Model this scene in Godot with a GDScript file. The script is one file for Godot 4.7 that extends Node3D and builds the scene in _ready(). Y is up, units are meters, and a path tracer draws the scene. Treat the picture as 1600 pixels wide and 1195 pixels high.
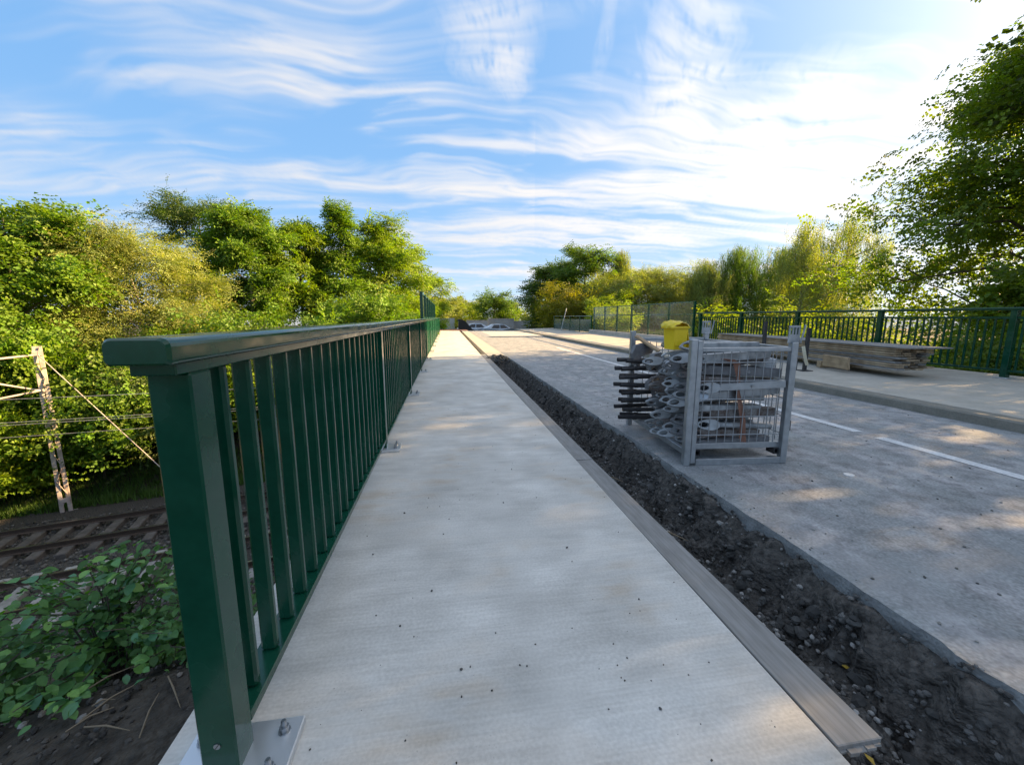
extends Node3D

const TAN_P := 102.5 / 640.0
const TRACK_DIR := Vector3(0.9635, 0.0, -0.268)
const TRACK_N := Vector3(0.268, 0.0, 0.9635)
const TRACK_MID := -14.1
const SUN_AZ := 82.0
const SUN_EL := 21.5

var rng := RandomNumberGenerator.new()
var taken := {}
var M := {}
var noise := FastNoiseLite.new()


# ---------------------------------------------------------------- mesh helper
class MB:
	var v := PackedVector3Array()
	var n := PackedVector3Array()
	var uv := PackedVector2Array()
	var ix := PackedInt32Array()

	func tri(a: Vector3, b: Vector3, c: Vector3) -> void:   # a b c counter-clockwise seen from outside
		var nn := (b - a).cross(c - a).normalized()
		var k := v.size()
		v.append(a); v.append(b); v.append(c)
		n.append(nn); n.append(nn); n.append(nn)
		uv.append(Vector2(a.x + a.y * 0.3, a.z)); uv.append(Vector2(b.x + b.y * 0.3, b.z)); uv.append(Vector2(c.x + c.y * 0.3, c.z))
		ix.append(k); ix.append(k + 2); ix.append(k + 1)

	func quad(a: Vector3, b: Vector3, c: Vector3, d: Vector3) -> void:
		tri(a, b, c)
		tri(a, c, d)

	func out_tri(a: Vector3, b: Vector3, c: Vector3, mid: Vector3) -> void:
		if (b - a).cross(c - a).dot((a + b + c) / 3.0 - mid) < 0.0:
			tri(a, c, b)
		else:
			tri(a, b, c)

	func out_quad(a: Vector3, b: Vector3, c: Vector3, d: Vector3, mid: Vector3) -> void:
		out_tri(a, b, c, mid)
		out_tri(a, c, d, mid)

	func box(x: Transform3D, size: Vector3, bev := 0.0) -> void:
		var h := size * 0.5
		var mid := x.origin
		for a in 3:
			var b := (a + 1) % 3
			var c := (a + 2) % 3
			for s in [-1.0, 1.0]:
				var p := []
				for q in [[-1, -1], [1, -1], [1, 1], [-1, 1]]:
					var e := Vector3.ZERO
					e[a] = s * h[a]
					e[b] = q[0] * (h[b] - bev)
					e[c] = q[1] * (h[c] - bev)
					p.append(x * e)
				out_quad(p[0], p[1], p[2], p[3], mid)
				if bev > 0.0:
					for t in [-1.0, 1.0]:
						var g := []
						for q in [-1.0, 1.0]:
							var e1 := Vector3.ZERO
							e1[a] = s * h[a]; e1[b] = t * (h[b] - bev); e1[c] = q * (h[c] - bev)
							var e2 := Vector3.ZERO
							e2[a] = s * (h[a] - bev); e2[b] = t * h[b]; e2[c] = q * (h[c] - bev)
							g.append([x * e1, x * e2])
						out_quad(g[0][0], g[1][0], g[1][1], g[0][1], mid)
		if bev > 0.0:
			for sx in [-1.0, 1.0]:
				for sy in [-1.0, 1.0]:
					for sz in [-1.0, 1.0]:
						out_tri(x * Vector3(sx * h.x, sy * (h.y - bev), sz * (h.z - bev)), x * Vector3(sx * (h.x - bev), sy * h.y, sz * (h.z - bev)), x * Vector3(sx * (h.x - bev), sy * (h.y - bev), sz * h.z), mid)

	func bx(x: float, y: float, z: float, sx: float, sy: float, sz: float, bev := 0.0) -> void:
		box(Transform3D(Basis.IDENTITY, Vector3(x, y, z)), Vector3(sx, sy, sz), bev)

	func bar(a: Vector3, b: Vector3, w: float, h: float, bev := 0.0) -> void:   # a box from a to b
		var d := (b - a)
		var zz := d.normalized()
		var up := Vector3.UP if absf(zz.y) < 0.95 else Vector3.RIGHT
		var xx := up.cross(zz).normalized()
		box(Transform3D(Basis(xx, zz.cross(xx), zz), (a + b) * 0.5), Vector3(w, h, d.length()), bev)

	func tube(p: Array, r: Array, sides := 8, cap := true) -> void:
		var k0 := v.size()
		var m := p.size()
		var ref := Vector3.UP
		var d0: Vector3 = (p[1] - p[0]).normalized()
		if absf(d0.y) > 0.9:
			ref = Vector3.RIGHT
		var along := 0.0
		for i in m:
			var d: Vector3 = (p[mini(i + 1, m - 1)] - p[maxi(i - 1, 0)]).normalized()
			var xx := ref.cross(d).normalized()
			if xx.length() < 0.5:
				xx = Vector3.RIGHT
			var yy := d.cross(xx)
			ref = yy
			if i > 0:
				along += (p[i] - p[i - 1]).length()
			for s in sides + 1:
				var a := TAU * s / sides
				var nn := xx * cos(a) + yy * sin(a)
				v.append(p[i] + nn * r[i])
				n.append(nn)
				uv.append(Vector2(float(s) / sides, along))
		for i in m - 1:
			for s in sides:
				var q := k0 + i * (sides + 1) + s
				var w := q + sides + 1
				ix.append(q); ix.append(w); ix.append(q + 1)
				ix.append(q + 1); ix.append(w); ix.append(w + 1)
		if cap:
			for e in [0, m - 1]:
				var b0: int = k0 + e * (sides + 1)
				for s in sides:
					if e == 0:
						tri(p[e], v[b0 + s + 1], v[b0 + s])
					else:
						tri(p[e], v[b0 + s], v[b0 + s + 1])

	func prism(poly: PackedVector2Array, x: Transform3D, depth: float) -> void:   # polygon in local xy, extruded +-depth/2 along local z
		var t := Geometry2D.triangulate_polygon(poly)
		var k := poly.size()
		var area := 0.0
		for i in k:
			area += poly[i].cross(poly[(i + 1) % k])
		var h := depth * 0.5
		for i in range(0, t.size(), 3):
			var a := poly[t[i]]
			var b := poly[t[i + 1]]
			var c := poly[t[i + 2]]
			if (b - a).cross(c - a) < 0.0:
				var w := b
				b = c
				c = w
			tri(x * Vector3(a.x, a.y, h), x * Vector3(b.x, b.y, h), x * Vector3(c.x, c.y, h))
			tri(x * Vector3(a.x, a.y, -h), x * Vector3(c.x, c.y, -h), x * Vector3(b.x, b.y, -h))
		for i in k:
			var a := poly[i]
			var b := poly[(i + 1) % k]
			if area < 0.0:
				var w := a
				a = b
				b = w
			quad(x * Vector3(a.x, a.y, h), x * Vector3(a.x, a.y, -h), x * Vector3(b.x, b.y, -h), x * Vector3(b.x, b.y, h))

	func ring(outer: PackedVector2Array, inner: PackedVector2Array, x: Transform3D, depth: float) -> void:   # same point count, both counter-clockwise
		var k := outer.size()
		var h := depth * 0.5
		for i in k:
			var j := (i + 1) % k
			var o0 := outer[i]
			var o1 := outer[j]
			var i0 := inner[i]
			var i1 := inner[j]
			quad(x * Vector3(o0.x, o0.y, h), x * Vector3(o1.x, o1.y, h), x * Vector3(i1.x, i1.y, h), x * Vector3(i0.x, i0.y, h))
			quad(x * Vector3(o1.x, o1.y, -h), x * Vector3(o0.x, o0.y, -h), x * Vector3(i0.x, i0.y, -h), x * Vector3(i1.x, i1.y, -h))
			quad(x * Vector3(o0.x, o0.y, -h), x * Vector3(o1.x, o1.y, -h), x * Vector3(o1.x, o1.y, h), x * Vector3(o0.x, o0.y, h))
			quad(x * Vector3(i1.x, i1.y, -h), x * Vector3(i0.x, i0.y, -h), x * Vector3(i0.x, i0.y, h), x * Vector3(i1.x, i1.y, h))

	func grid(pts: Array, uvs: Array, flip := false) -> void:   # rows of Vector3 with smooth normals
		var rows := pts.size()
		var cols: int = pts[0].size()
		var k0 := v.size()
		for i in rows:
			for j in cols:
				var du: Vector3 = pts[i][mini(j + 1, cols - 1)] - pts[i][maxi(j - 1, 0)]
				var dv: Vector3 = pts[mini(i + 1, rows - 1)][j] - pts[maxi(i - 1, 0)][j]
				var nn := du.cross(dv).normalized()
				v.append(pts[i][j]); n.append(-nn if flip else nn); uv.append(uvs[i][j])
		for i in rows - 1:
			for j in cols - 1:
				var a := k0 + i * cols + j
				var b := a + 1
				var c := a + cols
				var d := c + 1
				if flip:
					for q in [a, b, c, b, d, c]: ix.append(q)
				else:
					for q in [a, c, b, b, c, d]: ix.append(q)

	func mesh() -> ArrayMesh:
		var arr := []
		arr.resize(Mesh.ARRAY_MAX)
		arr[Mesh.ARRAY_VERTEX] = v
		arr[Mesh.ARRAY_NORMAL] = n
		arr[Mesh.ARRAY_TEX_UV] = uv
		arr[Mesh.ARRAY_INDEX] = ix
		var m := ArrayMesh.new()
		m.add_surface_from_arrays(Mesh.PRIMITIVE_TRIANGLES, arr)
		return m


# ---------------------------------------------------------------- scene helpers
func numbered(called: String) -> String:
	if not taken.has(called):
		taken[called] = 0
		return called
	taken[called] += 1
	return "%s_%03d" % [called, taken[called]]


func tag(o: Node, label: String, category := "", group := "", kind := "") -> void:
	if label: o.set_meta("label", label)
	if category: o.set_meta("category", category)
	if group: o.set_meta("group", group)
	if kind: o.set_meta("kind", kind)


func thing(called: String, label: String, category: String, at := Vector3.ZERO, turn := 0.0, group := "") -> Node3D:
	var o := Node3D.new()
	o.name = numbered(called)
	add_child(o)
	o.position = at
	o.rotation.y = turn
	tag(o, label, category, group)
	return o


func part(called: String, m: Mesh, mat: Material, parent: Node, at := Vector3.ZERO) -> MeshInstance3D:
	var o := MeshInstance3D.new()
	o.name = called
	o.mesh = m
	o.material_override = mat
	o.position = at
	parent.add_child(o, true)
	return o


func solo(called: String, m: Mesh, mat: Material, label: String, category: String, at := Vector3.ZERO, group := "") -> MeshInstance3D:
	var o := part(numbered(called), m, mat, self, at)
	tag(o, label, category, group)
	return o


func struct(called: String, m: Mesh, mat: Material, label := "") -> MeshInstance3D:
	var o := part(numbered(called), m, mat, self)
	o.set_meta("kind", "structure")
	if label: o.set_meta("label", label)
	return o


func lin(r: float, g: float, b: float) -> Color:
	return Color(r, g, b).linear_to_srgb()


func rf(a: float, b: float) -> float:
	return rng.randf_range(a, b)


func nimg(w: int, h: int, seed_: int, freq: float, oct := 4, kind := FastNoiseLite.TYPE_SIMPLEX_SMOOTH) -> PackedByteArray:
	var f := FastNoiseLite.new()
	f.noise_type = kind
	f.seed = seed_
	f.frequency = freq
	f.fractal_octaves = oct
	if kind == FastNoiseLite.TYPE_CELLULAR:
		f.fractal_type = FastNoiseLite.FRACTAL_NONE
	var im := f.get_seamless_image(w, h, false, false, 0.15, true)
	im.convert(Image.FORMAT_L8)
	return im.get_data()


func stretched(w: int, h: int, sw: int, sh: int, seed_: int, freq: float, oct := 3) -> PackedByteArray:
	var f := FastNoiseLite.new()
	f.seed = seed_
	f.frequency = freq
	f.fractal_octaves = oct
	var im := f.get_seamless_image(sw, sh, false, false, 0.15, true)
	im.convert(Image.FORMAT_L8)
	im.resize(w, h, Image.INTERPOLATE_CUBIC)
	return im.get_data()


func tex_from(w: int, h: int, rgbdata: PackedByteArray) -> ImageTexture:
	return ImageTexture.create_from_image(Image.create_from_data(w, h, false, Image.FORMAT_RGB8, rgbdata))


func tex_l(w: int, h: int, d: PackedByteArray) -> ImageTexture:
	return ImageTexture.create_from_image(Image.create_from_data(w, h, false, Image.FORMAT_L8, d))


func blend_tex(w: int, h: int, a: PackedByteArray, b: PackedByteArray, lo: Color, hi: Color, mix_b := 0.5, contrast := 1.0) -> ImageTexture:   # colours linear
	var out := PackedByteArray()
	out.resize(w * h * 3)
	var lut := []
	for i in 256:
		var c := lo.lerp(hi, i / 255.0).linear_to_srgb()
		lut.append([int(c.r * 255.0), int(c.g * 255.0), int(c.b * 255.0)])
	for i in w * h:
		var t := (a[i] * (1.0 - mix_b) + b[i] * mix_b - 127.5) * contrast + 127.5
		var c: Array = lut[clampi(int(t), 0, 255)]
		out[i * 3] = c[0]
		out[i * 3 + 1] = c[1]
		out[i * 3 + 2] = c[2]
	return tex_from(w, h, out)


func mat(color: Color, rough := 0.6, metal := 0.0) -> StandardMaterial3D:
	var m := StandardMaterial3D.new()
	m.albedo_color = color.linear_to_srgb()
	m.roughness = rough
	m.metallic = metal
	return m


func tri_mat(tex: Texture2D, scale: float, rough := 0.7, metal := 0.0, bump: Texture2D = null, bump_cm := 0.3, world := true) -> StandardMaterial3D:
	var m := StandardMaterial3D.new()
	m.albedo_texture = tex
	m.roughness = rough
	m.metallic = metal
	m.uv1_triplanar = true
	m.uv1_world_triplanar = world
	m.uv1_scale = Vector3.ONE * scale
	if bump:
		m.heightmap_enabled = true
		m.heightmap_texture = bump
		m.heightmap_scale = bump_cm
	return m


func _ready() -> void:
	rng.seed = 7
	setup_view()
	make_materials()
	setting()
	left_railing()
	right_side()
	cage()
	board_stack()
	trench_things()
	railway()
	far_things()
	trees_left()
	trees_right()
	near_shrubs()
	small_stuff()


# ---------------------------------------------------------------- camera, sky, sun
func setup_view() -> void:
	var cam := Camera3D.new()
	cam.name = "camera"
	add_child(cam)
	cam.position = Vector3(0, 1.25, 0)
	cam.rotation = Vector3(-atan(TAN_P), -atan(102.0 / sqrt(640.0 * 640.0 + 102.5 * 102.5)), 0)
	cam.fov = rad_to_deg(2.0 * atan(597.5 / 640.0))
	cam.near = 0.05
	cam.far = 2000.0
	cam.current = true
	var env := Environment.new()
	env.tonemap_mode = Environment.TONE_MAPPER_LINEAR
	env.tonemap_exposure = 4.25
	env.sdfgi_enabled = true
	env.ssao_enabled = true
	env.ssil_enabled = true
	env.background_mode = Environment.BG_SKY
	var sky := Sky.new()
	var pm := PanoramaSkyMaterial.new()
	pm.panorama = sky_picture()
	sky.sky_material = pm
	env.sky = sky
	var we := WorldEnvironment.new()
	we.name = "world_environment"
	we.environment = env
	add_child(we)
	var sun := DirectionalLight3D.new()
	sun.name = "sun"
	add_child(sun)
	sun.rotation = Vector3(-deg_to_rad(SUN_EL), -deg_to_rad(SUN_AZ) + PI, 0)
	sun.light_energy = 1.6
	sun.light_color = Color(1.0, 0.84, 0.60)
	sun.light_angular_distance = 0.55
	sun.shadow_enabled = true


func seg_dist(p: Vector2, a: Vector2, b: Vector2) -> float:
	var ab := b - a
	var t := clampf((p - a).dot(ab) / ab.length_squared(), 0.0, 1.0)
	return (p - a - ab * t).length()


func sky_picture() -> ImageTexture:
	var w := 3072
	var h := 1536
	var data := PackedFloat32Array()
	data.resize(w * h * 3)
	data.fill(0.16)
	var n1 := FastNoiseLite.new()
	n1.seed = 11; n1.frequency = 1.0; n1.fractal_octaves = 5; n1.fractal_gain = 0.48
	var n2 := FastNoiseLite.new()
	n2.seed = 23; n2.frequency = 1.0; n2.fractal_octaves = 3
	var n3 := FastNoiseLite.new()
	n3.seed = 31; n3.frequency = 1.0; n3.fractal_octaves = 4; n3.fractal_gain = 0.5
	var sa := deg_to_rad(SUN_AZ)
	var se := deg_to_rad(SUN_EL)
	var sund := Vector3(sin(sa) * cos(se), sin(se), -cos(sa) * cos(se))
	# streaks of cirrus and old contrails: az, el, az, el (degrees), half width, strength, raggedness
	var st := [
		[-4.5, 15.3, 25.0, 17.2, 1.15, 0.9, 0.7], [25.0, 17.2, 56.0, 17.5, 1.5, 1.1, 0.9], [12.0, 14.6, 52.0, 15.0, 1.6, 0.9, 1.3], [-12.0, 15.6, 4.0, 17.4, 0.8, 0.45, 1.0],
		[-33.0, 21.5, -14.0, 24.0, 1.9, 0.4, 1.5], [-18.0, 25.8, 0.0, 24.5, 2.4, 0.42, 1.6], [-8.0, 22.5, 12.0, 21.4, 2.1, 0.48, 1.5], [-2.0, 20.2, 22.0, 20.6, 2.2, 0.5, 1.6],
		[-30.5, 17.4, -20.0, 17.2, 0.7, 0.4, 1.0], [-44.0, 10.6, -25.0, 14.3, 1.1, 0.55, 1.0], [-48.0, 16.5, -35.0, 17.2, 1.3, 0.3, 1.4], [-19.0, 17.0, -13.0, 16.2, 0.6, 0.35, 1.0],
		[-20.0, 13.4, -3.0, 13.5, 0.9, 0.5, 1.1], [-6.0, 11.6, 18.0, 12.6, 0.9, 0.6, 1.1], [15.0, 11.8, 50.0, 11.5, 1.6, 0.9, 1.4], [2.0, 10.2, 30.0, 9.6, 0.9, 0.7, 1.2],
		[-2.0, 7.9, 12.0, 8.1, 0.45, 0.6, 0.8], [10.0, 7.4, 48.0, 8.0, 1.1, 0.7, 1.3], [-12.0, 6.0, 14.0, 5.6, 0.7, 0.55, 1.0], [20.0, 5.2, 60.0, 5.4, 1.2, 0.6, 1.2], [-60.0, 7.0, -30.0, 6.4, 1.4, 0.4, 1.3],
		[20.0, 20.0, 44.0, 20.6, 2.0, 0.6, 1.6], [30.0, 31.0, 60.0, 27.5, 3.2, 0.3, 2.0], [-100.0, 20.0, -60.0, 24.0, 3.0, 0.4, 1.6], [70.0, 14.0, 120.0, 12.0, 2.4, 0.8, 1.4], [130.0, 22.0, 185.0, 26.0, 3.0, 0.5, 1.6], [-175.0, 14.0, -110.0, 12.0, 2.0, 0.5, 1.3]]
	# rippled patches: az, el, radius az, radius el, tilt, strength
	var pt := [[5.8, 31.5, 5.2, 4.6, -0.5, 0.95], [9.0, 27.2, 2.6, 2.2, -0.3, 0.8], [30.0, 27.0, 4.6, 5.2, -0.35, 0.95], [33.0, 22.6, 6.0, 3.6, -0.2, 0.95], [41.5, 20.8, 5.0, 3.6, 0.25, 0.75], [20.5, 30.0, 1.0, 4.0, 0.0, 0.3], [24.0, 35.5, 8.0, 2.6, 0.3, 0.5], [-70.0, 35.0, 12.0, 8.0, 0.2, 0.5], [100.0, 40.0, 16.0, 9.0, 0.2, 0.6], [170.0, 48.0, 18.0, 9.0, 0.4, 0.5], [-140.0, 40.0, 15.0, 9.0, -0.3, 0.5]]
	for y in h:
		var el := 90.0 - (y + 0.5) / h * 180.0
		if el < -1.0:
			break
		var er := deg_to_rad(maxf(el, 0.0))
		var sy := sin(er)
		var cy := cos(er)
		var near_st := []
		for q in st:
			if el > minf(q[1], q[3]) - q[4] * 3.5 - 1.5 and el < maxf(q[1], q[3]) + q[4] * 3.5 + 1.5:
				near_st.append(q)
		var near_pt := []
		for q in pt:
			if absf(el - q[1]) < 2.2 * maxf(q[2], q[3]):
				near_pt.append(q)
		var g := pow(1.0 - sy, 2.6)
		var g2 := pow(1.0 - sy, 9.0)
		var base := Vector3(0.10, 0.235, 0.47).lerp(Vector3(0.165, 0.335, 0.575), g).lerp(Vector3(0.42, 0.51, 0.60), g2 * 0.9)
		var step := 1 if el < 42.0 else 6
		var x := 0
		while x < w:
			var az := fposmod((x + 0.5) / w * 360.0 + 180.0, 360.0) - 180.0
			var jump := step if az > -56.0 and az < 74.0 else 6
			var ar := deg_to_rad(az)
			var d := Vector3(sin(ar) * cy, sy, -cos(ar) * cy)
			var pl := Vector2(d.x, d.z) / (sy + 0.13)
			var wx := n2.get_noise_2d(pl.x * 0.9, pl.y * 0.9)
			var wy := n2.get_noise_2d(pl.x * 0.9 + 40.0, pl.y * 0.9 - 17.0)
			var q2 := Vector2(pl.x * 0.42 + pl.y * 0.10 + wx * 0.16, pl.y * 1.5 - pl.x * 0.12 + wy * 0.22)
			var streak := n1.get_noise_2d(q2.x, q2.y)
			var fine := n1.get_noise_2d(q2.x * 2.6 + 7.0, q2.y * 4.4)
			var gam := rad_to_deg(acos(clampf(d.dot(sund), -1.0, 1.0)))
			# general veil, more towards the sun; unseen high cloud thickened to lift fill light
			var cover := 0.06 + 0.16 * exp(-gam / 34.0) + 0.16 * exp(-absf(el - 9.0) / 8.0) + 0.55 * smoothstep(33.0, 46.0, el)
			var c := smoothstep(-0.25, 0.75, streak * 0.8 + fine * 0.35 + cover - 0.16) * 0.8
			var pe := Vector2(az + wx * 3.0 + fine * 1.5, el + wy * 0.35 + streak * 0.3 + fine * 0.35)
			for q in near_st:
				var sd: float = seg_dist(pe, Vector2(q[0], q[1]), Vector2(q[2], q[3])) / (q[4] * (1.0 + streak * 0.5 * q[6]))
				if sd < 3.2:
					c += q[5] * (0.72 if az < 12.0 else 0.5) * exp(-sd * sd) * clampf(0.95 + (streak * 1.0 + fine * 1.5) * q[6], 0.05, 1.6)
			for q in near_pt:
				var ca: float = cos(q[4])
				var sn: float = sin(q[4])
				var dx: float = az - q[0] + wx * 2.2
				var dy: float = el - q[1] + wy * 2.2
				var ex := (dx * ca + dy * sn) / float(q[2])
				var ey := (-dx * sn + dy * ca) / float(q[3])
				var rr := ex * ex + ey * ey
				if rr < 5.5:
					var acr := az * 0.86 + el * 0.50 + wx * 3.4 + streak * 1.2
					var alo := el * 0.86 - az * 0.50 + wy * 3.0
					var rip := n3.get_noise_2d(acr * 0.62, alo * 0.17) * 0.7 + n3.get_noise_2d(acr * 1.3 + 30.0, alo * 0.7) * 0.45
					c += q[5] * 0.8 * smoothstep(2.0, 0.0, rr + fine * 1.2 + rip * 1.0) * clampf(0.60 + rip * 0.75 + fine * 0.4, 0.08, 1.1)
			var fib := n3.get_noise_2d(q2.x * 5.0 - q2.y * 2.5 + wx * 0.6 + 11.0, q2.y * 13.0 + q2.x * 3.0 + wy * 0.6)
			c *= clampf(1.0 + fib * 0.85, 0.4, 1.6)
			c = 1.0 - exp(-c * 1.15)
			var aur := exp(-gam / 24.0)
			var bl := base + Vector3(0.30, 0.27, 0.20) * aur + Vector3(3.6, 3.1, 2.4) * exp(-gam / 10.0)
			var cl := Vector3(0.52, 0.52, 0.535) * (0.84 + 0.30 * exp(-gam / 55.0)) + Vector3(0.5, 0.46, 0.40) * aur + Vector3(3.6, 3.1, 2.5) * exp(-gam / 10.0)
			var col := bl.lerp(cl, c)
			for k in jump:
				if x + k < w:
					var i := (y * w + x + k) * 3
					data[i] = col.x * 0.47; data[i + 1] = col.y * 0.455; data[i + 2] = col.z * 0.435
			x += jump
	return ImageTexture.create_from_image(Image.create_from_data(w, h, false, Image.FORMAT_RGBF, data.to_byte_array()))


# ---------------------------------------------------------------- materials
func make_materials() -> void:
	var fine := nimg(512, 512, 1, 0.06, 4)
	var blot := nimg(512, 512, 2, 0.008, 4)
	var cell := nimg(512, 512, 3, 0.05, 1, FastNoiseLite.TYPE_CELLULAR)
	var fine_t := tex_l(512, 512, fine)
	# new concrete of the walkway: broom streaks across, cement blotches, dirt specks
	var W := 1024
	var H := 2048
	var br := stretched(W, H, 28, 2048, 5, 0.13, 3)
	var br2 := stretched(W, H, 96, 512, 8, 0.05, 4)
	var bl := stretched(W, H, 256, 512, 6, 0.012, 5)
	var sp := nimg(1024, 1024, 9, 0.11, 3)
	var warm := stretched(W, H, 128, 256, 12, 0.016, 4)
	var rgb := PackedByteArray()
	rgb.resize(W * H * 3)
	var hgt := PackedByteArray()
	hgt.resize(W * H)
	for i in W * H:
		var b := bl[i] / 255.0
		var s := br[i] / 255.0
		var s2 := br2[i] / 255.0
		var p := sp[(i % 1024) + ((i / W) % 1024) * 1024] / 255.0
		var wm := warm[i] / 255.0
		var t := 0.755 + (b - 0.5) * 0.12 + (s - 0.5) * 0.055 + (s2 - 0.5) * 0.085 + (p - 0.5) * 0.09
		var dirt := clampf((wm - 0.52) * 3.0, 0.0, 1.0) * clampf((s2 - 0.35) * 2.0, 0.0, 1.0)
		if p > 0.74 and wm > 0.5:
			t -= (p - 0.74) * 0.9
		t -= dirt * 0.095
		rgb[i * 3] = clampi(int((t + 0.010 + dirt * 0.03) * 255.0), 0, 255)
		rgb[i * 3 + 1] = clampi(int((t - 0.004) * 255.0), 0, 255)
		rgb[i * 3 + 2] = clampi(int((t - 0.034 - dirt * 0.03) * 255.0), 0, 255)
		hgt[i] = clampi(int((s * 0.6 + p * 0.4) * 255.0), 0, 255)
	var mc := StandardMaterial3D.new()
	mc.albedo_texture = tex_from(W, H, rgb)
	mc.roughness = 0.85
	mc.heightmap_enabled = true
	mc.heightmap_texture = tex_l(W, H, hgt)
	mc.heightmap_scale = 0.10
	M.walk = mc
	# asphalt: aggregate, dusty smears, oil-dark patches
	W = 1024
	var ag := nimg(1024, 1024, 21, 0.16, 3)
	var d1 := stretched(1024, 1024, 512, 256, 22, 0.012, 5)
	var d2 := nimg(1024, 1024, 24, 0.006, 5)
	var d3 := nimg(1024, 1024, 27, 0.02, 5)
	var d4 := nimg(1024, 1024, 29, 0.07, 4)
	rgb = PackedByteArray()
	rgb.resize(W * W * 3)
	for i in W * W:
		var a := ag[i] / 255.0
		var x1 := d1[i] / 255.0
		var x2 := d2[i] / 255.0
		var x3 := d3[i] / 255.0
		var t := 0.555 + (a - 0.5) * 0.18 + (x2 - 0.5) * 0.12 + (x3 - 0.5) * 0.05 + (d4[i] / 255.0 - 0.5) * 0.07
		var dust := clampf((x1 * 0.55 + x3 * 0.45 - 0.53) * 4.2, 0.0, 1.0)
		t += dust * 0.075
		t -= clampf((0.40 - x3) * 0.35, 0.0, 0.04)
		var sand := clampf((x2 - 0.62) * 4.0, 0.0, 1.0) * dust
		rgb[i * 3] = clampi(int((t + sand * 0.045 + (x1 - 0.5) * 0.03) * 255.0), 0, 255)
		rgb[i * 3 + 1] = clampi(int((t + 0.003) * 255.0), 0, 255)
		rgb[i * 3 + 2] = clampi(int((t + 0.002 - sand * 0.05) * 255.0), 0, 255)
	var ma := StandardMaterial3D.new()
	ma.albedo_texture = tex_from(W, W, rgb)
	ma.roughness = 0.78
	ma.heightmap_enabled = true
	ma.heightmap_texture = tex_l(1024, 1024, ag)
	ma.heightmap_scale = 0.25
	ma.uv1_scale = Vector3(0.28, 0.28, 1)
	M.asphalt = ma
	M.cut = tri_mat(blend_tex(512, 512, fine, blot, Color(0.15, 0.155, 0.155), Color(0.31, 0.315, 0.31), 0.6, 1.7), 1.6, 0.9, 0.0, fine_t, 0.4)
	M.footway = tri_mat(blend_tex(512, 512, fine, blot, Color(0.36, 0.33, 0.275), Color(0.52, 0.48, 0.41), 0.6, 1.3), 0.5, 0.9, 0.0, fine_t, 0.15)
	M.kerb = tri_mat(blend_tex(512, 512, fine, blot, Color(0.17, 0.16, 0.13), Color(0.27, 0.25, 0.21), 0.5, 1.4), 0.9, 0.9)
	M.deck_side = tri_mat(blend_tex(512, 512, fine, blot, Color(0.33, 0.33, 0.32), Color(0.5, 0.5, 0.48), 0.6, 1.2), 0.6, 0.9)
	M.soil = tri_mat(blend_tex(512, 512, nimg(512, 512, 41, 0.03, 5), cell, Color(0.024, 0.021, 0.018), Color(0.17, 0.152, 0.132), 0.35, 1.7), 1.3, 0.95, 0.0, tex_l(512, 512, nimg(512, 512, 42, 0.05, 5)), 2.5)
	M.earth = tri_mat(blend_tex(512, 512, nimg(512, 512, 43, 0.03, 5), blot, Color(0.02, 0.016, 0.011), Color(0.085, 0.07, 0.052), 0.4, 1.6), 0.7, 0.95, 0.0, tex_l(512, 512, nimg(512, 512, 44, 0.04, 5)), 3.0)
	M.ballast = tri_mat(blend_tex(512, 512, cell, nimg(512, 512, 46, 0.03, 4), Color(0.03, 0.027, 0.024), Color(0.15, 0.13, 0.11), 0.5, 1.5), 1.2, 0.95, 0.0, tex_l(512, 512, cell), 4.0)
	for k in 4:
		var g: float = [0.05, 0.10, 0.20, 0.32][k]
		M["stone%d" % k] = tri_mat(blend_tex(256, 256, nimg(256, 256, 50 + k, 0.04, 4), nimg(256, 256, 60 + k, 0.01, 3), Color(g * 0.6, g * 0.58, g * 0.55), Color(g * 1.3, g * 1.24, g * 1.12), 0.5, 1.3), 3.0, 0.9)
	# green railing paint: gloss broken by faint dust
	var gp := tri_mat(blend_tex(512, 512, fine, blot, Color(0.003, 0.044, 0.024), Color(0.006, 0.064, 0.036), 0.7, 1.4), 1.1, 0.2)
	gp.metallic_specular = 0.38
	gp.roughness_texture = tex_l(512, 512, blot)
	gp.roughness_texture_channel = BaseMaterial3D.TEXTURE_CHANNEL_RED
	gp.roughness = 0.42
	gp.clearcoat_enabled = true
	gp.clearcoat = 0.25
	gp.clearcoat_roughness = 0.12
	M.green = gp
	# galvanised and other metals
	var zc := nimg(512, 512, 80, 0.025, 2, FastNoiseLite.TYPE_CELLULAR)
	var zt := blend_tex(512, 512, zc, blot, Color(0.30, 0.32, 0.335), Color(0.47, 0.49, 0.51), 0.5, 1.2)
	M.zinc = tri_mat(zt, 1.6, 0.42, 0.75)
	M.zinc_dull = tri_mat(blend_tex(512, 512, zc, blot, Color(0.24, 0.25, 0.255), Color(0.50, 0.515, 0.52), 0.6, 1.8), 1.3, 0.55, 0.35)
	M.rusty = tri_mat(blend_tex(512, 512, fine, blot, Color(0.09, 0.055, 0.04), Color(0.26, 0.25, 0.24), 0.6, 2.2), 1.6, 0.75, 0.2)
	M.plate = tri_mat(blend_tex(512, 512, zc, blot, Color(0.58, 0.60, 0.62), Color(0.74, 0.76, 0.78), 0.5, 1.2), 0.8, 0.3, 0.6)
	M.steel = tri_mat(zt, 2.0, 0.3, 1.0)
	M.dark_steel = tri_mat(blend_tex(256, 256, nimg(256, 256, 82, 0.04, 4), nimg(256, 256, 83, 0.01, 3), Color(0.028, 0.027, 0.03), Color(0.075, 0.07, 0.07), 0.5, 1.5), 1.5, 0.6, 0.3)
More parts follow.
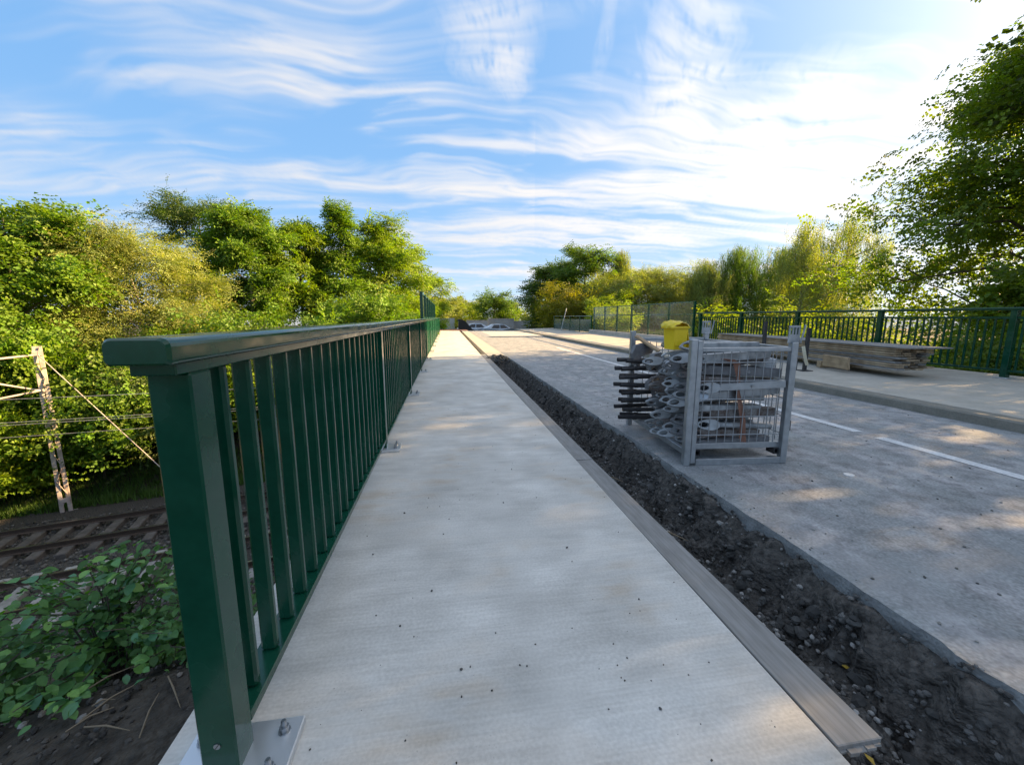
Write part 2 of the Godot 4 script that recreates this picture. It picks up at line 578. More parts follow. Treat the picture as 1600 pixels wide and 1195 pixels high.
	M.grey_cast = tri_mat(blend_tex(256, 256, nimg(256, 256, 84, 0.04, 4), nimg(256, 256, 85, 0.01, 3), Color(0.11, 0.11, 0.115), Color(0.22, 0.22, 0.225), 0.5, 1.4), 1.5, 0.65, 0.2)
	M.rail = tri_mat(blend_tex(256, 256, nimg(256, 256, 86, 0.05, 4), blot.slice(0, 65536), Color(0.05, 0.035, 0.025), Color(0.13, 0.09, 0.065), 0.3, 1.5), 1.5, 0.7, 0.3)
	# wood
	for k in 4:
		var gr := stretched(512, 512, 512, 24, 90 + k, 0.05, 4)
		var gb := nimg(512, 512, 95 + k, 0.012, 4)
		var lo: Color = [Color(0.27, 0.195, 0.12), Color(0.20, 0.19, 0.175), Color(0.24, 0.17, 0.10), Color(0.15, 0.115, 0.08)][k]
		var hi: Color = [Color(0.52, 0.40, 0.265), Color(0.30, 0.29, 0.275), Color(0.46, 0.34, 0.21), Color(0.29, 0.235, 0.17)][k]
		var wm := StandardMaterial3D.new()
		wm.albedo_texture = blend_tex(512, 512, gr, gb, lo, hi, 0.6, 1.5)
		wm.roughness = 0.85
		wm.uv1_scale = Vector3(3.0, 0.7, 1)
		wm.heightmap_enabled = true
		wm.heightmap_texture = tex_l(512, 512, gr)
		wm.heightmap_scale = 0.05
		M["wood%d" % k] = wm
	M.bark = tri_mat(blend_tex(256, 256, stretched(256, 256, 256, 32, 101, 0.05, 4), nimg(256, 256, 102, 0.03, 3), Color(0.05, 0.042, 0.032), Color(0.16, 0.135, 0.105), 0.4, 1.6), 1.0, 0.95)
	M.bark_pale = tri_mat(blend_tex(256, 256, nimg(256, 256, 103, 0.04, 4), nimg(256, 256, 104, 0.015, 3), Color(0.12, 0.105, 0.085), Color(0.33, 0.30, 0.25), 0.5, 1.8), 1.0, 0.95)
	var lf := StandardMaterial3D.new()
	lf.vertex_color_use_as_albedo = true
	lf.roughness = 0.55
	lf.backlight_enabled = true
	lf.backlight = Color(0.98, 1.0, 0.35)
	lf.cull_mode = BaseMaterial3D.CULL_DISABLED
	M.leaf = lf
	for k in 4:
		var c: Color = [Color(0.07, 0.19, 0.05), Color(0.09, 0.235, 0.055), Color(0.15, 0.31, 0.055), Color(0.07, 0.20, 0.085)][k]
		var m2 := tri_mat(blend_tex(128, 128, nimg(128, 128, 110 + k, 0.05, 3), nimg(128, 128, 120 + k, 0.02, 3), c * 0.8, c * 1.2, 0.5, 1.3), 9.0, 0.5, 0.0, null, 0.0, false)
		m2.backlight_enabled = true
		m2.backlight = Color(0.45, 0.6, 0.2)
		m2.cull_mode = BaseMaterial3D.CULL_DISABLED
		M["near_leaf%d" % k] = m2
	M.paint = tri_mat(blend_tex(256, 256, nimg(256, 256, 130, 0.1, 4), nimg(256, 256, 131, 0.02, 3), Color(0.52, 0.52, 0.52), Color(0.80, 0.80, 0.79), 0.5, 1.6), 1.4, 0.75)
	M.yellow = tri_mat(blend_tex(256, 256, nimg(256, 256, 132, 0.05, 3), nimg(256, 256, 133, 0.012, 3), Color(0.76, 0.54, 0.010), Color(0.86, 0.63, 0.02), 0.5, 1.2), 3.0, 0.4)
	M.strap = tri_mat(blend_tex(256, 256, nimg(256, 256, 134, 0.08, 3), nimg(256, 256, 135, 0.02, 3), Color(0.16, 0.075, 0.05), Color(0.30, 0.15, 0.10), 0.5, 1.3), 5.0, 0.85)
	M.tag = mat(Color(0.55, 0.5, 0.36), 0.8)
	M.black = mat(Color(0.012, 0.012, 0.013), 0.5)
	M.grey_paint = tri_mat(blend_tex(256, 256, nimg(256, 256, 136, 0.06, 3), nimg(256, 256, 137, 0.01, 3), Color(0.50, 0.52, 0.54), Color(0.62, 0.64, 0.66), 0.5, 1.2), 0.7, 0.7)
	M.concrete_far = tri_mat(blend_tex(256, 256, nimg(256, 256, 138, 0.06, 3), nimg(256, 256, 139, 0.01, 3), Color(0.26, 0.27, 0.27), Color(0.40, 0.41, 0.41), 0.5, 1.3), 0.3, 0.9)
	M.brick = tri_mat(blend_tex(256, 256, nimg(256, 256, 140, 0.12, 3), nimg(256, 256, 141, 0.02, 3), Color(0.24, 0.10, 0.06), Color(0.36, 0.17, 0.10), 0.5, 1.3), 0.8, 0.9)
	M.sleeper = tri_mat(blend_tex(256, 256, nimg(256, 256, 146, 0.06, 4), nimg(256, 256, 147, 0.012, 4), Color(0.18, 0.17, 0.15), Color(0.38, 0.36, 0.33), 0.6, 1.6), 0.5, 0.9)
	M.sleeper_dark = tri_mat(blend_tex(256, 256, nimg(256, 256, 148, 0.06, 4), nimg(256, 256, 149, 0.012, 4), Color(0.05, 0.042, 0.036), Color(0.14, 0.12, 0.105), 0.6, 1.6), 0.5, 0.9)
	M.mast = tri_mat(blend_tex(256, 256, nimg(256, 256, 142, 0.04, 4), nimg(256, 256, 143, 0.012, 4), Color(0.36, 0.27, 0.23), Color(0.62, 0.55, 0.50), 0.6, 1.8), 0.8, 0.75, 0.1)
	var gl := StandardMaterial3D.new()
	gl.transparency = BaseMaterial3D.TRANSPARENCY_ALPHA
	gl.albedo_color = Color(0.9, 0.95, 0.93, 0.03)
	gl.roughness = 0.04
	gl.metallic_specular = 0.22
	M.glass = gl
	var cg := mat(Color(0.02, 0.024, 0.028), 0.05)
	M.car_glass = cg
	var cp := mat(Color(0.42, 0.44, 0.46), 0.3, 0.7)
	cp.clearcoat_enabled = true
	M.car = cp
	M.rubber = mat(Color(0.015, 0.015, 0.016), 0.85)
	M.sand = tri_mat(blend_tex(256, 256, nimg(256, 256, 144, 0.1, 4), nimg(256, 256, 145, 0.02, 3), Color(0.20, 0.155, 0.11), Color(0.36, 0.29, 0.21), 0.5, 1.5), 1.2, 0.95)
	M.dead = mat(Color(0.20, 0.155, 0.10), 0.9)
	M.yellow_leaf = mat(Color(0.42, 0.28, 0.03), 0.6)
	var gm := StandardMaterial3D.new()
	gm.vertex_color_use_as_albedo = true
	gm.roughness = 0.6
	gm.backlight_enabled = true
	gm.backlight = Color(0.6, 0.75, 0.2)
	gm.cull_mode = BaseMaterial3D.CULL_DISABLED
	M.grass = gm
	var sg := StandardMaterial3D.new()
	sg.vertex_color_use_as_albedo = true
	sg.roughness = 0.9
	M.gravel = sg


# ---------------------------------------------------------------- ground, deck, road
func terrain(x: float, z: float) -> float:
	var s := x * 0.268 + z * 0.9635
	var d := absf(s - TRACK_MID)
	var top := -0.75 - maxf(0.0, -z - 38.0) * 0.06
	top = maxf(top, -7.0)
	if absf(x) > 14.0:
		top -= minf((absf(x) - 14.0) * 0.04, 1.5)
	var steep := 0.75 if s > TRACK_MID else 0.58
	var y := -5.4 if d < 5.2 else minf(-5.4 + (d - 5.2) * steep, top)
	y += noise.get_noise_2d(x * 6.0, z * 6.0) * (0.05 if d < 5.2 else 0.28)
	return y


func setting() -> void:
	noise.seed = 3
	noise.frequency = 0.05
	noise.fractal_octaves = 4
	var xs := []
	var zs := []
	var a := -420.0
	while a < 420.0:
		xs.append(a)
		a += 0.45 if a > -24.0 and a < 26.0 else (4.0 if a > -100.0 and a < 100.0 else 40.0)
	a = 120.0
	while a > -520.0:
		zs.append(a)
		a -= 0.45 if a < 6.0 and a > -34.0 else (4.0 if a > -140.0 else 40.0)
	var rows := []
	var uvs := []
	for z in zs:
		var r := []
		var u := []
		for x in xs:
			r.append(Vector3(x, terrain(x, z), z))
			u.append(Vector2(x, z))
		rows.append(r)
		uvs.append(u)
	var b := MB.new()
	b.grid(rows, uvs)
	struct("ground", b.mesh(), M.earth, "dark earth banks sloping down to the railway cutting")
	# walkway slab with broomed top
	b = MB.new()
	rows = []
	uvs = []
	var z0 := 4.0
	while z0 > -38.01:
		var r := []
		var u := []
		for x in [-0.838, -0.3, 0.4, 1.098]:
			r.append(Vector3(x, 0, z0))
			u.append(Vector2((x + 0.84) / 2.0, -z0 / 4.0))
		rows.append(r)
		uvs.append(u)
		z0 -= 2.0
	b.grid(rows, uvs)
	var wk := struct("walkway", b.mesh(), M.walk, "pale new concrete walkway with broomed surface")
	b = MB.new()
	b.bx(0.13, -0.182, -17.0, 1.936, 0.352, 42.0)
	part("slab", b.mesh(), M.deck_side, wk, Vector3(0, -0.004, 0))
	# road: ragged cut edge along the trench, then full width
	b = MB.new()
	rows = []
	uvs = []
	var z := 6.0
	while z > -38.05:
		var e := road_edge(z)
		var r := []
		var u := []
		for x in [e, 1.95, 2.6, 4.0, 6.15]:
			r.append(Vector3(x, 0.0, z))
			u.append(Vector2(x, z))
		rows.append(r)
		uvs.append(u)
		z -= 0.06 if z > -13.0 else 0.5
	for k in 40:
		var zz := -38.5 - k * 2.0
		var r := []
		var u := []
		for x in [-0.6 if k > 1 else 1.3, 1.95, 2.6, 4.0, 6.15]:
			r.append(Vector3(x, road_y(zz), zz))
			u.append(Vector2(x, zz))
		rows.append(r)
		uvs.append(u)
	b.grid(rows, uvs)
	var rd := struct("road", b.mesh(), M.asphalt, "worn dusty grey asphalt road")
	b = MB.new()
	b.bx(4.05, -0.34, -16.0, 4.2, 0.4, 44.0)
	part("road_base", b.mesh(), M.cut, rd)
	# the grey cut face of the asphalt
	b = MB.new()
	rows = []
	uvs = []
	z = 6.0
	while z > -12.7:
		var e := road_edge(z)
		var low := -0.085 - 0.05 * (noise.get_noise_2d(z * 40.0, 5.0) + 0.3)
		rows.append([Vector3(e, 0.0, z), Vector3(e - 0.003 + 0.01 * noise.get_noise_2d(z * 130.0, 31.0), -0.03, z), Vector3(e + 0.006 * noise.get_noise_2d(z * 60.0, 1.0), low, z), Vector3(e + 0.05, low - 0.01, z)])
		uvs.append([Vector2(0, z), Vector2(0.02, z), Vector2(0.06, z), Vector2(0.1, z)])
		z -= 0.06
	for i in rows.size() - 1:
		for j in 3:
			b.quad(rows[i][j], rows[i + 1][j], rows[i + 1][j + 1], rows[i][j + 1])
	part("cut_edge", b.mesh(), M.cut, rd)
	# footway across the road, slightly higher, with its kerb
	b = MB.new()
	var prof := PackedVector2Array([Vector2(6.36, -0.3), Vector2(9.95, -0.3), Vector2(9.95, 0.215), Vector2(6.36, 0.128)])
	b.prism(prof, Transform3D(Basis.IDENTITY, Vector3(0, 0, -16.0)), 44.0)
	struct("footway", b.mesh(), M.footway, "beige concrete footway beyond the road")
	b = MB.new()
	prof = PackedVector2Array([Vector2(6.14, -0.3), Vector2(6.358, -0.3), Vector2(6.358, 0.126), Vector2(6.165, 0.121), Vector2(6.143, 0.10)])
	b.prism(prof, Transform3D(Basis.IDENTITY, Vector3(0, 0, -16.0)), 44.0)
	struct("kerb", b.mesh(), M.kerb, "weathered kerb between the road and the far footway")
	# lane line in two painted pieces
	for k in 2:
		b = MB.new()
		var za: float = [-3.72, 3.0][k]
		var zb: float = [-16.5, -3.58][k]
		rows = []
		uvs = []
		var q := za
		while q > zb:
			var j := noise.get_noise_2d(q * 90.0, 40.0 + k) * 0.008
			rows.append([Vector3(4.385 + j, 0.004, q), Vector3(4.505 + j * 0.5, 0.004, q)])
			uvs.append([Vector2(0, q), Vector2(1, q)])
			q -= 0.1
		b.grid(rows, uvs)
		part("lane_line", b.mesh(), M.paint, rd)
	# strip between walkway and road past the trench, and fresh paving layer on the road
	b = MB.new()
	b.bx(1.585, -0.1, -25.5, 0.57, 0.196, 25.0)
	struct("joint_strip", b.mesh(), M.footway, "pale filled strip between walkway and road past the trench")
	b = MB.new()
	b.prism(PackedVector2Array([Vector2(2.35, 0.0), Vector2(6.05, 0.0), Vector2(6.0, 0.07), Vector2(2.75, 0.07)]), Transform3D(Basis.IDENTITY, Vector3(0, 0.002, -29.6)), 8.6)
	struct("new_paving", b.mesh(), M.deck_side, "raised pale paving layer on the sunlit far road")
	# trench
	rows = []
	uvs = []
	z = 5.0
	while z > -12.75:
		var r := []
		var u := []
		var e := road_edge(z)
		var lift := clampf((-z - 11.7) / 0.7, 0.0, 1.0)
		for k in 61:
			var t := k / 60.0
			var x := lerpf(1.13, e + 0.03, t)
			var y: float
			if t < 0.30:
				y = lerpf(-0.12, -0.37, smoothstep(0.08, 0.28, t))
			elif t < 0.70:
				y = -0.37
			else:
				y = lerpf(-0.37, -0.06, smoothstep(0.70, 0.95, t))
			var rough := 1.0 - smoothstep(0.93, 1.0, t) * 0.9
			y += (noise.get_noise_2d(x * 60.0, z * 60.0) * 0.11 + noise.get_noise_2d(x * 190.0 + 50.0, z * 190.0) * 0.055) * rough
			var xo := noise.get_noise_2d(x * 110.0 - 80.0, z * 110.0) * 0.05 * rough * 1.8 * smoothstep(0.5, 0.7, t) * (1.0 - smoothstep(0.92, 1.0, t))
			y = lerpf(y, -0.02 + 0.10 * sin(t * PI) * (0.6 + noise.get_noise_2d(z * 60.0, x * 60.0)), lift)
			if t > 0.9:
				y = minf(y, -0.03)
			r.append(Vector3(x + xo, y, z))
			u.append(Vector2(x, z))
		rows.append(r)
		uvs.append(u)
		z -= 0.045
	b = MB.new()
	b.grid(rows, uvs)
	struct("trench", b.mesh(), M.soil, "open soil trench between walkway and asphalt")


func road_edge(z: float) -> float:
	if z < -12.7:
		return 1.87
	return 1.872 + noise.get_noise_2d(z * 9.0, 9.0) * 0.022 + noise.get_noise_2d(z * 110.0, 19.0) * 0.012 - maxf(0.0, noise.get_noise_2d(z * 50.0, 77.0) - 0.18) * 0.06


func road_y(z: float) -> float:
	return -maxf(0.0, -z - 38.0) * 0.055


# ---------------------------------------------------------------- railings
func plate_with_bolts(parent: Node, at: Vector3) -> void:
	var b := MB.new()
	b.bx(0.02, 0.013, 0, 0.30, 0.026, 0.20, 0.003)
	var p := part("base_plate", b.mesh(), M.plate, parent, at)
	for q in [Vector3(0.125, 0.026, -0.055), Vector3(0.125, 0.026, 0.055), Vector3(-0.095, 0.026, -0.055), Vector3(-0.095, 0.026, 0.055)]:
		part("bolt", M.bolt_mesh, M.steel, p, q)


func bolt_shape() -> ArrayMesh:
	var b := MB.new()
	b.tube([Vector3(0, 0, 0), Vector3(0, 0.003, 0)], [0.017, 0.017], 14)
	b.tube([Vector3(0, 0.003, 0), Vector3(0, 0.018, 0)], [0.0135, 0.0135], 6)
	b.tube([Vector3(0, 0.018, 0), Vector3(0, 0.034, 0), Vector3(0, 0.037, 0)], [0.008, 0.008, 0.006], 10)
	return b.mesh()


func left_railing() -> void:
	M.bolt_mesh = bolt_shape()
	var X := -0.636
	var r := thing("bridge_railing", "glossy dark green bridge railing along the pale concrete walkway", "railing", Vector3(X, 0, 0), 0.0, "")
	var zn := -0.965
	var zf := -35.0
	# handrail: rounded cap on a flange
	var cap := PackedVector2Array()
	for q in [[-0.0625, 1.150, 0.010, 2], [0.0625, 1.150, 0.010, 3], [0.0625, 1.206, 0.018, 0], [-0.0625, 1.206, 0.018, 1]]:
		for k in 5:
			var a: float = (q[3] + k / 4.0) * PI * 0.5
			var cx: float = q[0] - signf(q[0]) * q[2]
			var cy: float = q[1] + (q[2] if q[1] < 1.18 else -q[2])
			cap.append(Vector2(cx + cos(a) * q[2], cy + sin(a) * q[2]))
	var b := MB.new()
	b.prism(cap, Transform3D(Basis.IDENTITY, Vector3(0, 0, (zn - 0.012 + zf) * 0.5)), absf(zf - zn) - 0.012)
	var hr := part("handrail", b.mesh(), M.green, r)
	b = MB.new()
	var small := PackedVector2Array()
	for p in cap:
		small.append(Vector2(p.x * 1.02, (p.y - 1.178) * 1.03 + 1.178))
	b.prism(small, Transform3D(Basis.IDENTITY, Vector3(0, 0, zn - 0.004)), 0.020)
	var tiny := PackedVector2Array()
	for p in cap:
		tiny.append(Vector2(p.x * 0.93, (p.y - 1.178) * 0.86 + 1.178))
	var k2 := cap.size()
	for i in k2:   # chamfer of the end cap
		var j := (i + 1) % k2
		b.quad(Vector3(small[i].x, small[i].y, zn + 0.006), Vector3(small[j].x, small[j].y, zn + 0.006), Vector3(tiny[j].x, tiny[j].y, zn + 0.014), Vector3(tiny[i].x, tiny[i].y, zn + 0.014))
	b.prism(tiny, Transform3D(Basis.IDENTITY, Vector3(0, 0, zn + 0.011)), 0.006)
	part("end_cap", b.mesh(), M.green, hr)
	b = MB.new()
	b.bx(0, 1.136, (zn - 0.03 + zf) * 0.5, 0.092, 0.028, absf(zf - zn) - 0.03, 0.003)
	part("flange", b.mesh(), M.green, r)
	b = MB.new()
	b.bx(0, 0.098, (-1.13 + zf) * 0.5, 0.088, 0.028, absf(zf + 1.13), 0.003)
	part("bottom_rail", b.mesh(), M.green, r)
	b = MB.new()
	b.bx(0, 0, 0, 0.092, 1.104, 0.088, 0.005)
	var post := b.mesh()
	b = MB.new()
	b.bx(0, 0, 0, 0.052, 1.012, 0.03, 0.008)
	var bar := b.mesh()
	var sp := 2.82
	for k in 13:
		var z := -1.085 - sp * k
		if z < zf: break
		var p := part("post", post, M.green, r, Vector3(0, 0.57, z))
		plate_with_bolts(p, Vector3(0.0, -0.57, 0.0))
		if k == 0:
			var sb := MB.new()
			sb.tube([Vector3.ZERO, Vector3(0, 0, 0.003)], [0.0095, 0.0085], 16)
			var sc := part("screw", sb.mesh(), M.steel, p, Vector3(0.0, -0.455, 0.044))
			sb = MB.new()
			sb.box(Transform3D(Basis(Vector3(0, 0, 1), 0.9), Vector3(0, 0, 0.0032)), Vector3(0.0165, 0.002, 0.0012))
			part("slot", sb.mesh(), M.black, sc)
		if z - sp < zf: break
		for j in 18:
			part("baluster", bar, M.green, r, Vector3(0, 0.617, z - sp * (j + 1) / 19.0))
	screen("glass_screen", "tall green framed glass screen beyond the near walkway railing", Vector3(X - 0.085, 0.0, -12.45), 7, 1.87, 0.14, 1.98, 1.22, M.green)


func screen(called: String, label: String, at: Vector3, bays: int, sp: float, low: float, high: float, midy: float, paint: Material) -> void:
	var t := thing(called, label, "screen", at, 0.0, "")
	var b := MB.new()
	b.bx(0, high * 0.5, 0, 0.09, high, 0.07, 0.004)
	var post := b.mesh()
	b = MB.new()
	b.bx(0, 0, 0, 0.04, 0.045, sp - 0.07, 0.003)
	var rail := b.mesh()
	b = MB.new()
	b.bx(0, 0, 0, 0.012, high - low - 0.06, sp - 0.072)
	var pane := b.mesh()
	for k in bays + 1:
		part("post", post, paint, t, Vector3(0, 0, -k * sp))
		if k < bays:
			for y in [low, midy, high - 0.03]:
				part("frame_rail", rail, paint, t, Vector3(0.0, y, -(k + 0.5) * sp))
			part("pane", pane, M.glass, t, Vector3(-0.03, (low + high) * 0.5, -(k + 0.5) * sp))


func right_side() -> void:
	var X := 9.5
	var y0 := 0.205
	var r := thing("footway_railing", "dark green railing with two top rails along the far footway", "railing", Vector3(X, y0, 0), 0.0, "")
	var zn := 3.4
	var zf := -14.62
	var b := MB.new()
	b.bx(0, 1.18, (zn + zf) * 0.5, 0.11, 0.05, zn - zf, 0.012)
	part("handrail", b.mesh(), M.green, r)
	b = MB.new()
	b.bx(0, 1.03, (zn + zf) * 0.5, 0.06, 0.04, zn - zf, 0.004)
	part("upper_rail", b.mesh(), M.green, r)
	b = MB.new()
	b.bx(0, 0.13, (zn + zf) * 0.5, 0.06, 0.035, zn - zf, 0.004)
	part("bottom_rail", b.mesh(), M.green, r)
	b = MB.new()
	b.bx(0, 0, 0, 0.09, 1.155, 0.09, 0.004)
	var post := b.mesh()
	b = MB.new()
	b.bx(0, 0, 0, 0.03, 0.87, 0.028, 0.003)
	var bar := b.mesh()
	var sp := 2.2
	for k in 9:
		var z := 3.2 - sp * k
		var p := part("post", post, M.green, r, Vector3(0, 0.578, z))
		var pb := MB.new()
		pb.bx(0, 0.008, 0, 0.2, 0.016, 0.2, 0.003)
		part("base_plate", pb.mesh(), M.plate, p, Vector3(0, -0.578, 0))
		if k < 8:
			for j in 17:
				part("baluster", bar, M.green, r, Vector3(0, 0.58, z - sp * (j + 1) / 18.0))
	screen("glass_screen", "six bay dark framed glass screen on the far footway behind the cage", Vector3(X, 0.42, -14.82), 6, 1.84, 0.03, 1.44, 0.93, M.green)
	b = MB.new()
	b.bx(X, 0.30, -20.4, 0.34, 0.24, 11.9, 0.01)
	solo("concrete_upstand", b.mesh(), M.deck_side, "low pale concrete upstand under the far glass screen", "upstand")
	# solid green panels further on
	var t := thing("panel_railing", "bright green solid panel railing at the far end of the footway", "railing", Vector3(X, 0.16, -26.4), 0.0, "")
	var pb := MB.new()
	pb.bx(0, 0.5, 0, 0.03, 0.86, 2.3, 0.003)
	var panel := pb.mesh()
	pb = MB.new()
	pb.bx(0, 0.56, 0, 0.08, 1.12, 0.08, 0.004)
	var pp := pb.mesh()
	for k in 5:
		part("post", pp, M.green, t, Vector3(0, 0, -k * 2.4))
		if k < 4:
			part("panel", panel, M.green, t, Vector3(0, 0, -(k + 0.5) * 2.4))
	pb = MB.new()
	pb.bx(0, 1.14, -4.8, 0.09, 0.05, 9.8, 0.01)
	part("handrail", pb.mesh(), M.green, t)
	b = MB.new()
	b.tube([Vector3(0, 0, 0), Vector3(0.55, 1.75, -0.5)], [0.035, 0.035], 10)
	solo("leaning_pole", b.mesh(), M.zinc_dull, "thin grey pole leaning against the green panel railing", "pole", Vector3(8.9, 0.17, -31.6))


# ---------------------------------------------------------------- wire cage with its load
func cage() -> void:
	var root := Vector3(1.955, 0.0, -3.05)
	var turn := -deg_to_rad(4.5)
	var c := thing("mesh_cage", "galvanised steel mesh cage standing on the asphalt beside the trench", "cage", root, turn, "")
	var W := 0.92
	var D := 1.40
	var b := MB.new()
	b.bx(0, 0.535, 0, 0.055, 1.07, 0.055, 0.005)
	var post := b.mesh()
	for q in [[0.0275, -0.0275, 1.0], [W - 0.0275, -0.0275, 0.975], [0.0275, -D + 0.0275, 1.02], [W - 0.0275, -D + 0.0275, 1.0]]:
		var p := part("post", post, M.zinc, c, Vector3(q[0], 0, q[1]))
		p.scale.y = q[2]
	b = MB.new()
	b.bx(0.078, 0.54, -0.022, 0.042, 1.04, 0.042, 0.004)
	part("gate_stile", b.mesh(), M.zinc, c)
	var rails := [
		[Vector3(0.105, 0.028, -0.028), Vector3(W - 0.056, 0.028, -0.028), 0.05, 0.055], [Vector3(0.10, 0.985, -0.028), Vector3(W - 0.056, 0.985, -0.028), 0.04, 0.034], [Vector3(0.105, 0.155, -0.06), Vector3(W - 0.05, 0.155, -0.06), 0.03, 0.05],
		[Vector3(0.0275, 0.115, -0.056), Vector3(0.0275, 0.115, -D + 0.056), 0.04, 0.05], [Vector3(W - 0.0275, 0.115, -0.056), Vector3(W - 0.0275, 0.115, -D + 0.056), 0.04, 0.05], [Vector3(W - 0.0275, 0.985, -0.056), Vector3(W - 0.0275, 0.985, -D + 0.056), 0.035, 0.035],
		[Vector3(0.056, 0.115, -D + 0.0275), Vector3(W - 0.056, 0.115, -D + 0.0275), 0.04, 0.05], [Vector3(0.056, 1.0, -D + 0.0275), Vector3(W - 0.056, 1.0, -D + 0.0275), 0.04, 0.035]]
	for q in rails:
		b = MB.new()
		b.bar(q[0], q[1], q[2], q[3], 0.003)
		part("frame_rail", b.mesh(), M.zinc, c)
	for q in [0.33, 0.72, 1.08]:
		b = MB.new()
		b.bar(Vector3(0.049, 0.118, -q), Vector3(W - 0.049, 0.118, -q), 0.08, 0.03, 0.003)
		part("floor_bar", b.mesh(), M.zinc_dull, c)
	for q in [0.13, W - 0.075]:   # open tube ends low on the front
		b = MB.new()
		var o := PackedVector2Array([Vector2(-0.026, -0.026), Vector2(0.026, -0.026), Vector2(0.026, 0.026), Vector2(-0.026, 0.026)])
		var i := PackedVector2Array([Vector2(-0.02, -0.02), Vector2(0.02, -0.02), Vector2(0.02, 0.02), Vector2(-0.02, 0.02)])
		b.ring(o, i, Transform3D(Basis.IDENTITY, Vector3(q, 0.102, -0.08)), 0.1)
		b.bx(q, 0.102, -0.115, 0.04, 0.04, 0.006)
		part("tube_end", b.mesh(), M.dark_steel, c)
	# wires
	var wv := MB.new()
	wv.tube([Vector3(0, 0.18, 0), Vector3(0, 0.97, 0)], [0.0042, 0.0042], 6, false)
	var wvm := wv.mesh()
	for k in 10:
		part("wire", wvm, M.zinc, c, Vector3(0.155 + k * 0.073, 0, -0.05))
	for k in 16:
		part("wire", wvm, M.zinc, c, Vector3(W - 0.03, 0, -0.13 - k * 0.077))
	for k in 10:
		part("wire", wvm, M.zinc, c, Vector3(0.155 + k * 0.073, 0, -D + 0.05))
	wv = MB.new()
	wv.tube([Vector3(0.1, 0, 0), Vector3(W - 0.05, 0, 0)], [0.0042, 0.0042], 6, false)
	var wh := wv.mesh()
	for k in 5:
		part("wire", wh, M.zinc, c, Vector3(0, 0.255 + k * 0.155, -0.044))
		part("wire", wh, M.zinc, c, Vector3(0, 0.255 + k * 0.155, -D + 0.044))
	wv = MB.new()
	wv.tube([Vector3(0, 0, -0.05), Vector3(0, 0, -D + 0.05)], [0.0042, 0.0042], 6, false)
	var wd := wv.mesh()
	for k in 5:
		part("wire", wd, M.zinc, c, Vector3(W - 0.036, 0.255 + k * 0.155, 0))
	# stacking forks on the two right posts
	for q in [[W - 0.03, -0.03, 1.045], [W - 0.03, -D + 0.03, 1.07]]:
		b = MB.new()
		b.bx(0, 0.035, 0, 0.10, 0.07, 0.012, 0.002)
		for k in 4:
			b.bx(-0.042 + k * 0.028, 0.10, 0, 0.013, 0.06, 0.012, 0.002)
		b.bx(0, 0.135, 0, 0.10, 0.018, 0.012, 0.002)
		b.bar(Vector3(0.055, 0.0, 0.01), Vector3(0.085, 0.15, 0.01), 0.012, 0.012, 0.002)
		part("stacking_fork", b.mesh(), M.zinc_dull, c, Vector3(q[0], q[2] - 0.01, q[1]))
	b = MB.new()
	b.bx(W + 0.008, 0.86, -0.03, 0.02, 0.11, 0.03, 0.003)
	b.bx(W + 0.008, 0.33, -0.03, 0.02, 0.09, 0.03, 0.003)
	part("latch", b.mesh(), M.dark_steel, c)
	# load: struts with eye plates, lying across the cage
	var T := Transform3D(Basis(Vector3.UP, turn), root)
	var plate_o := PackedVector2Array()
	var plate_i := PackedVector2Array()
	for k in 20:
		var a := TAU * k / 20.0
		var s := 1.0 + 0.28 * cos(a)
		plate_o.append(Vector2(cos(a) * 0.086, sin(a) * 0.042 * s))
		plate_i.append(Vector2(cos(a) * 0.036 - 0.028, sin(a) * 0.021))
	rng.seed = 99
	for lay in 10:
		for row in 6:
			var z := -0.125 - row * 0.14 + rf(-0.02, 0.02)
			var y := 0.165 + lay * 0.081 + rf(-0.012, 0.012)
			if lay == 9 and row > 3: continue
			var x0 := rf(-0.04, 0.12) + (0.0 if row > 0 else 0.12)
			var L := minf(rf(0.60, 0.80), 0.87 - x0)
			var t := thing("steel_strut", "grey galvanised steel strut with oval eye end stacked inside the mesh cage", "strut", T * Vector3(x0, y, z), turn + rf(-0.13, 0.13), "steel struts in the cage")
			t.rotation.z = rf(-0.07, 0.11)
			var sb := MB.new()
			var hh := rf(0.045, 0.078)
			var ww := rf(0.05, 0.09)
			if rng.randf() < 0.3:
				sb.tube([Vector3(0.09, 0, 0), Vector3(L, 0, 0)], [0.026, 0.026], 12)
			else:   # channel: web and two flanges
				sb.bx(0.09 + (L - 0.09) * 0.5, hh * 0.5 - 0.003, 0, L - 0.09, 0.006, ww, 0.001)
				sb.bx(0.09 + (L - 0.09) * 0.5, 0, ww * 0.5 - 0.004, L - 0.09, hh - 0.008, 0.006, 0.001)
				sb.bx(0.09 + (L - 0.09) * 0.5, 0, -ww * 0.5 + 0.004, L - 0.09, hh - 0.008, 0.006, 0.001)
				sb.bx(0.09 + (L - 0.09) * 0.5, -hh * 0.5 + 0.003, ww * 0.25, L - 0.09, 0.006, ww * 0.4, 0.001)
			var zm: Material = [M.zinc_dull, M.zinc_dull, M.zinc_dull, M.zinc, M.rusty, M.grey_cast][rng.randi() % 6]
			part("channel", sb.mesh(), zm, t)
			sb = MB.new()
			var tip := Transform3D(Basis(Vector3(1, 0, 0), rf(-0.5, 0.3)) * Basis(Vector3.UP, -0.25), Vector3(0.05, 0, 0.012)).scaled_local(Vector3.ONE * rf(0.75, 1.3))
			sb.ring(plate_o, plate_i, tip.scaled_local(Vector3(0.9, 0.85, 1.1)), 0.03)
			part("eye_plate", sb.mesh(), zm, t)
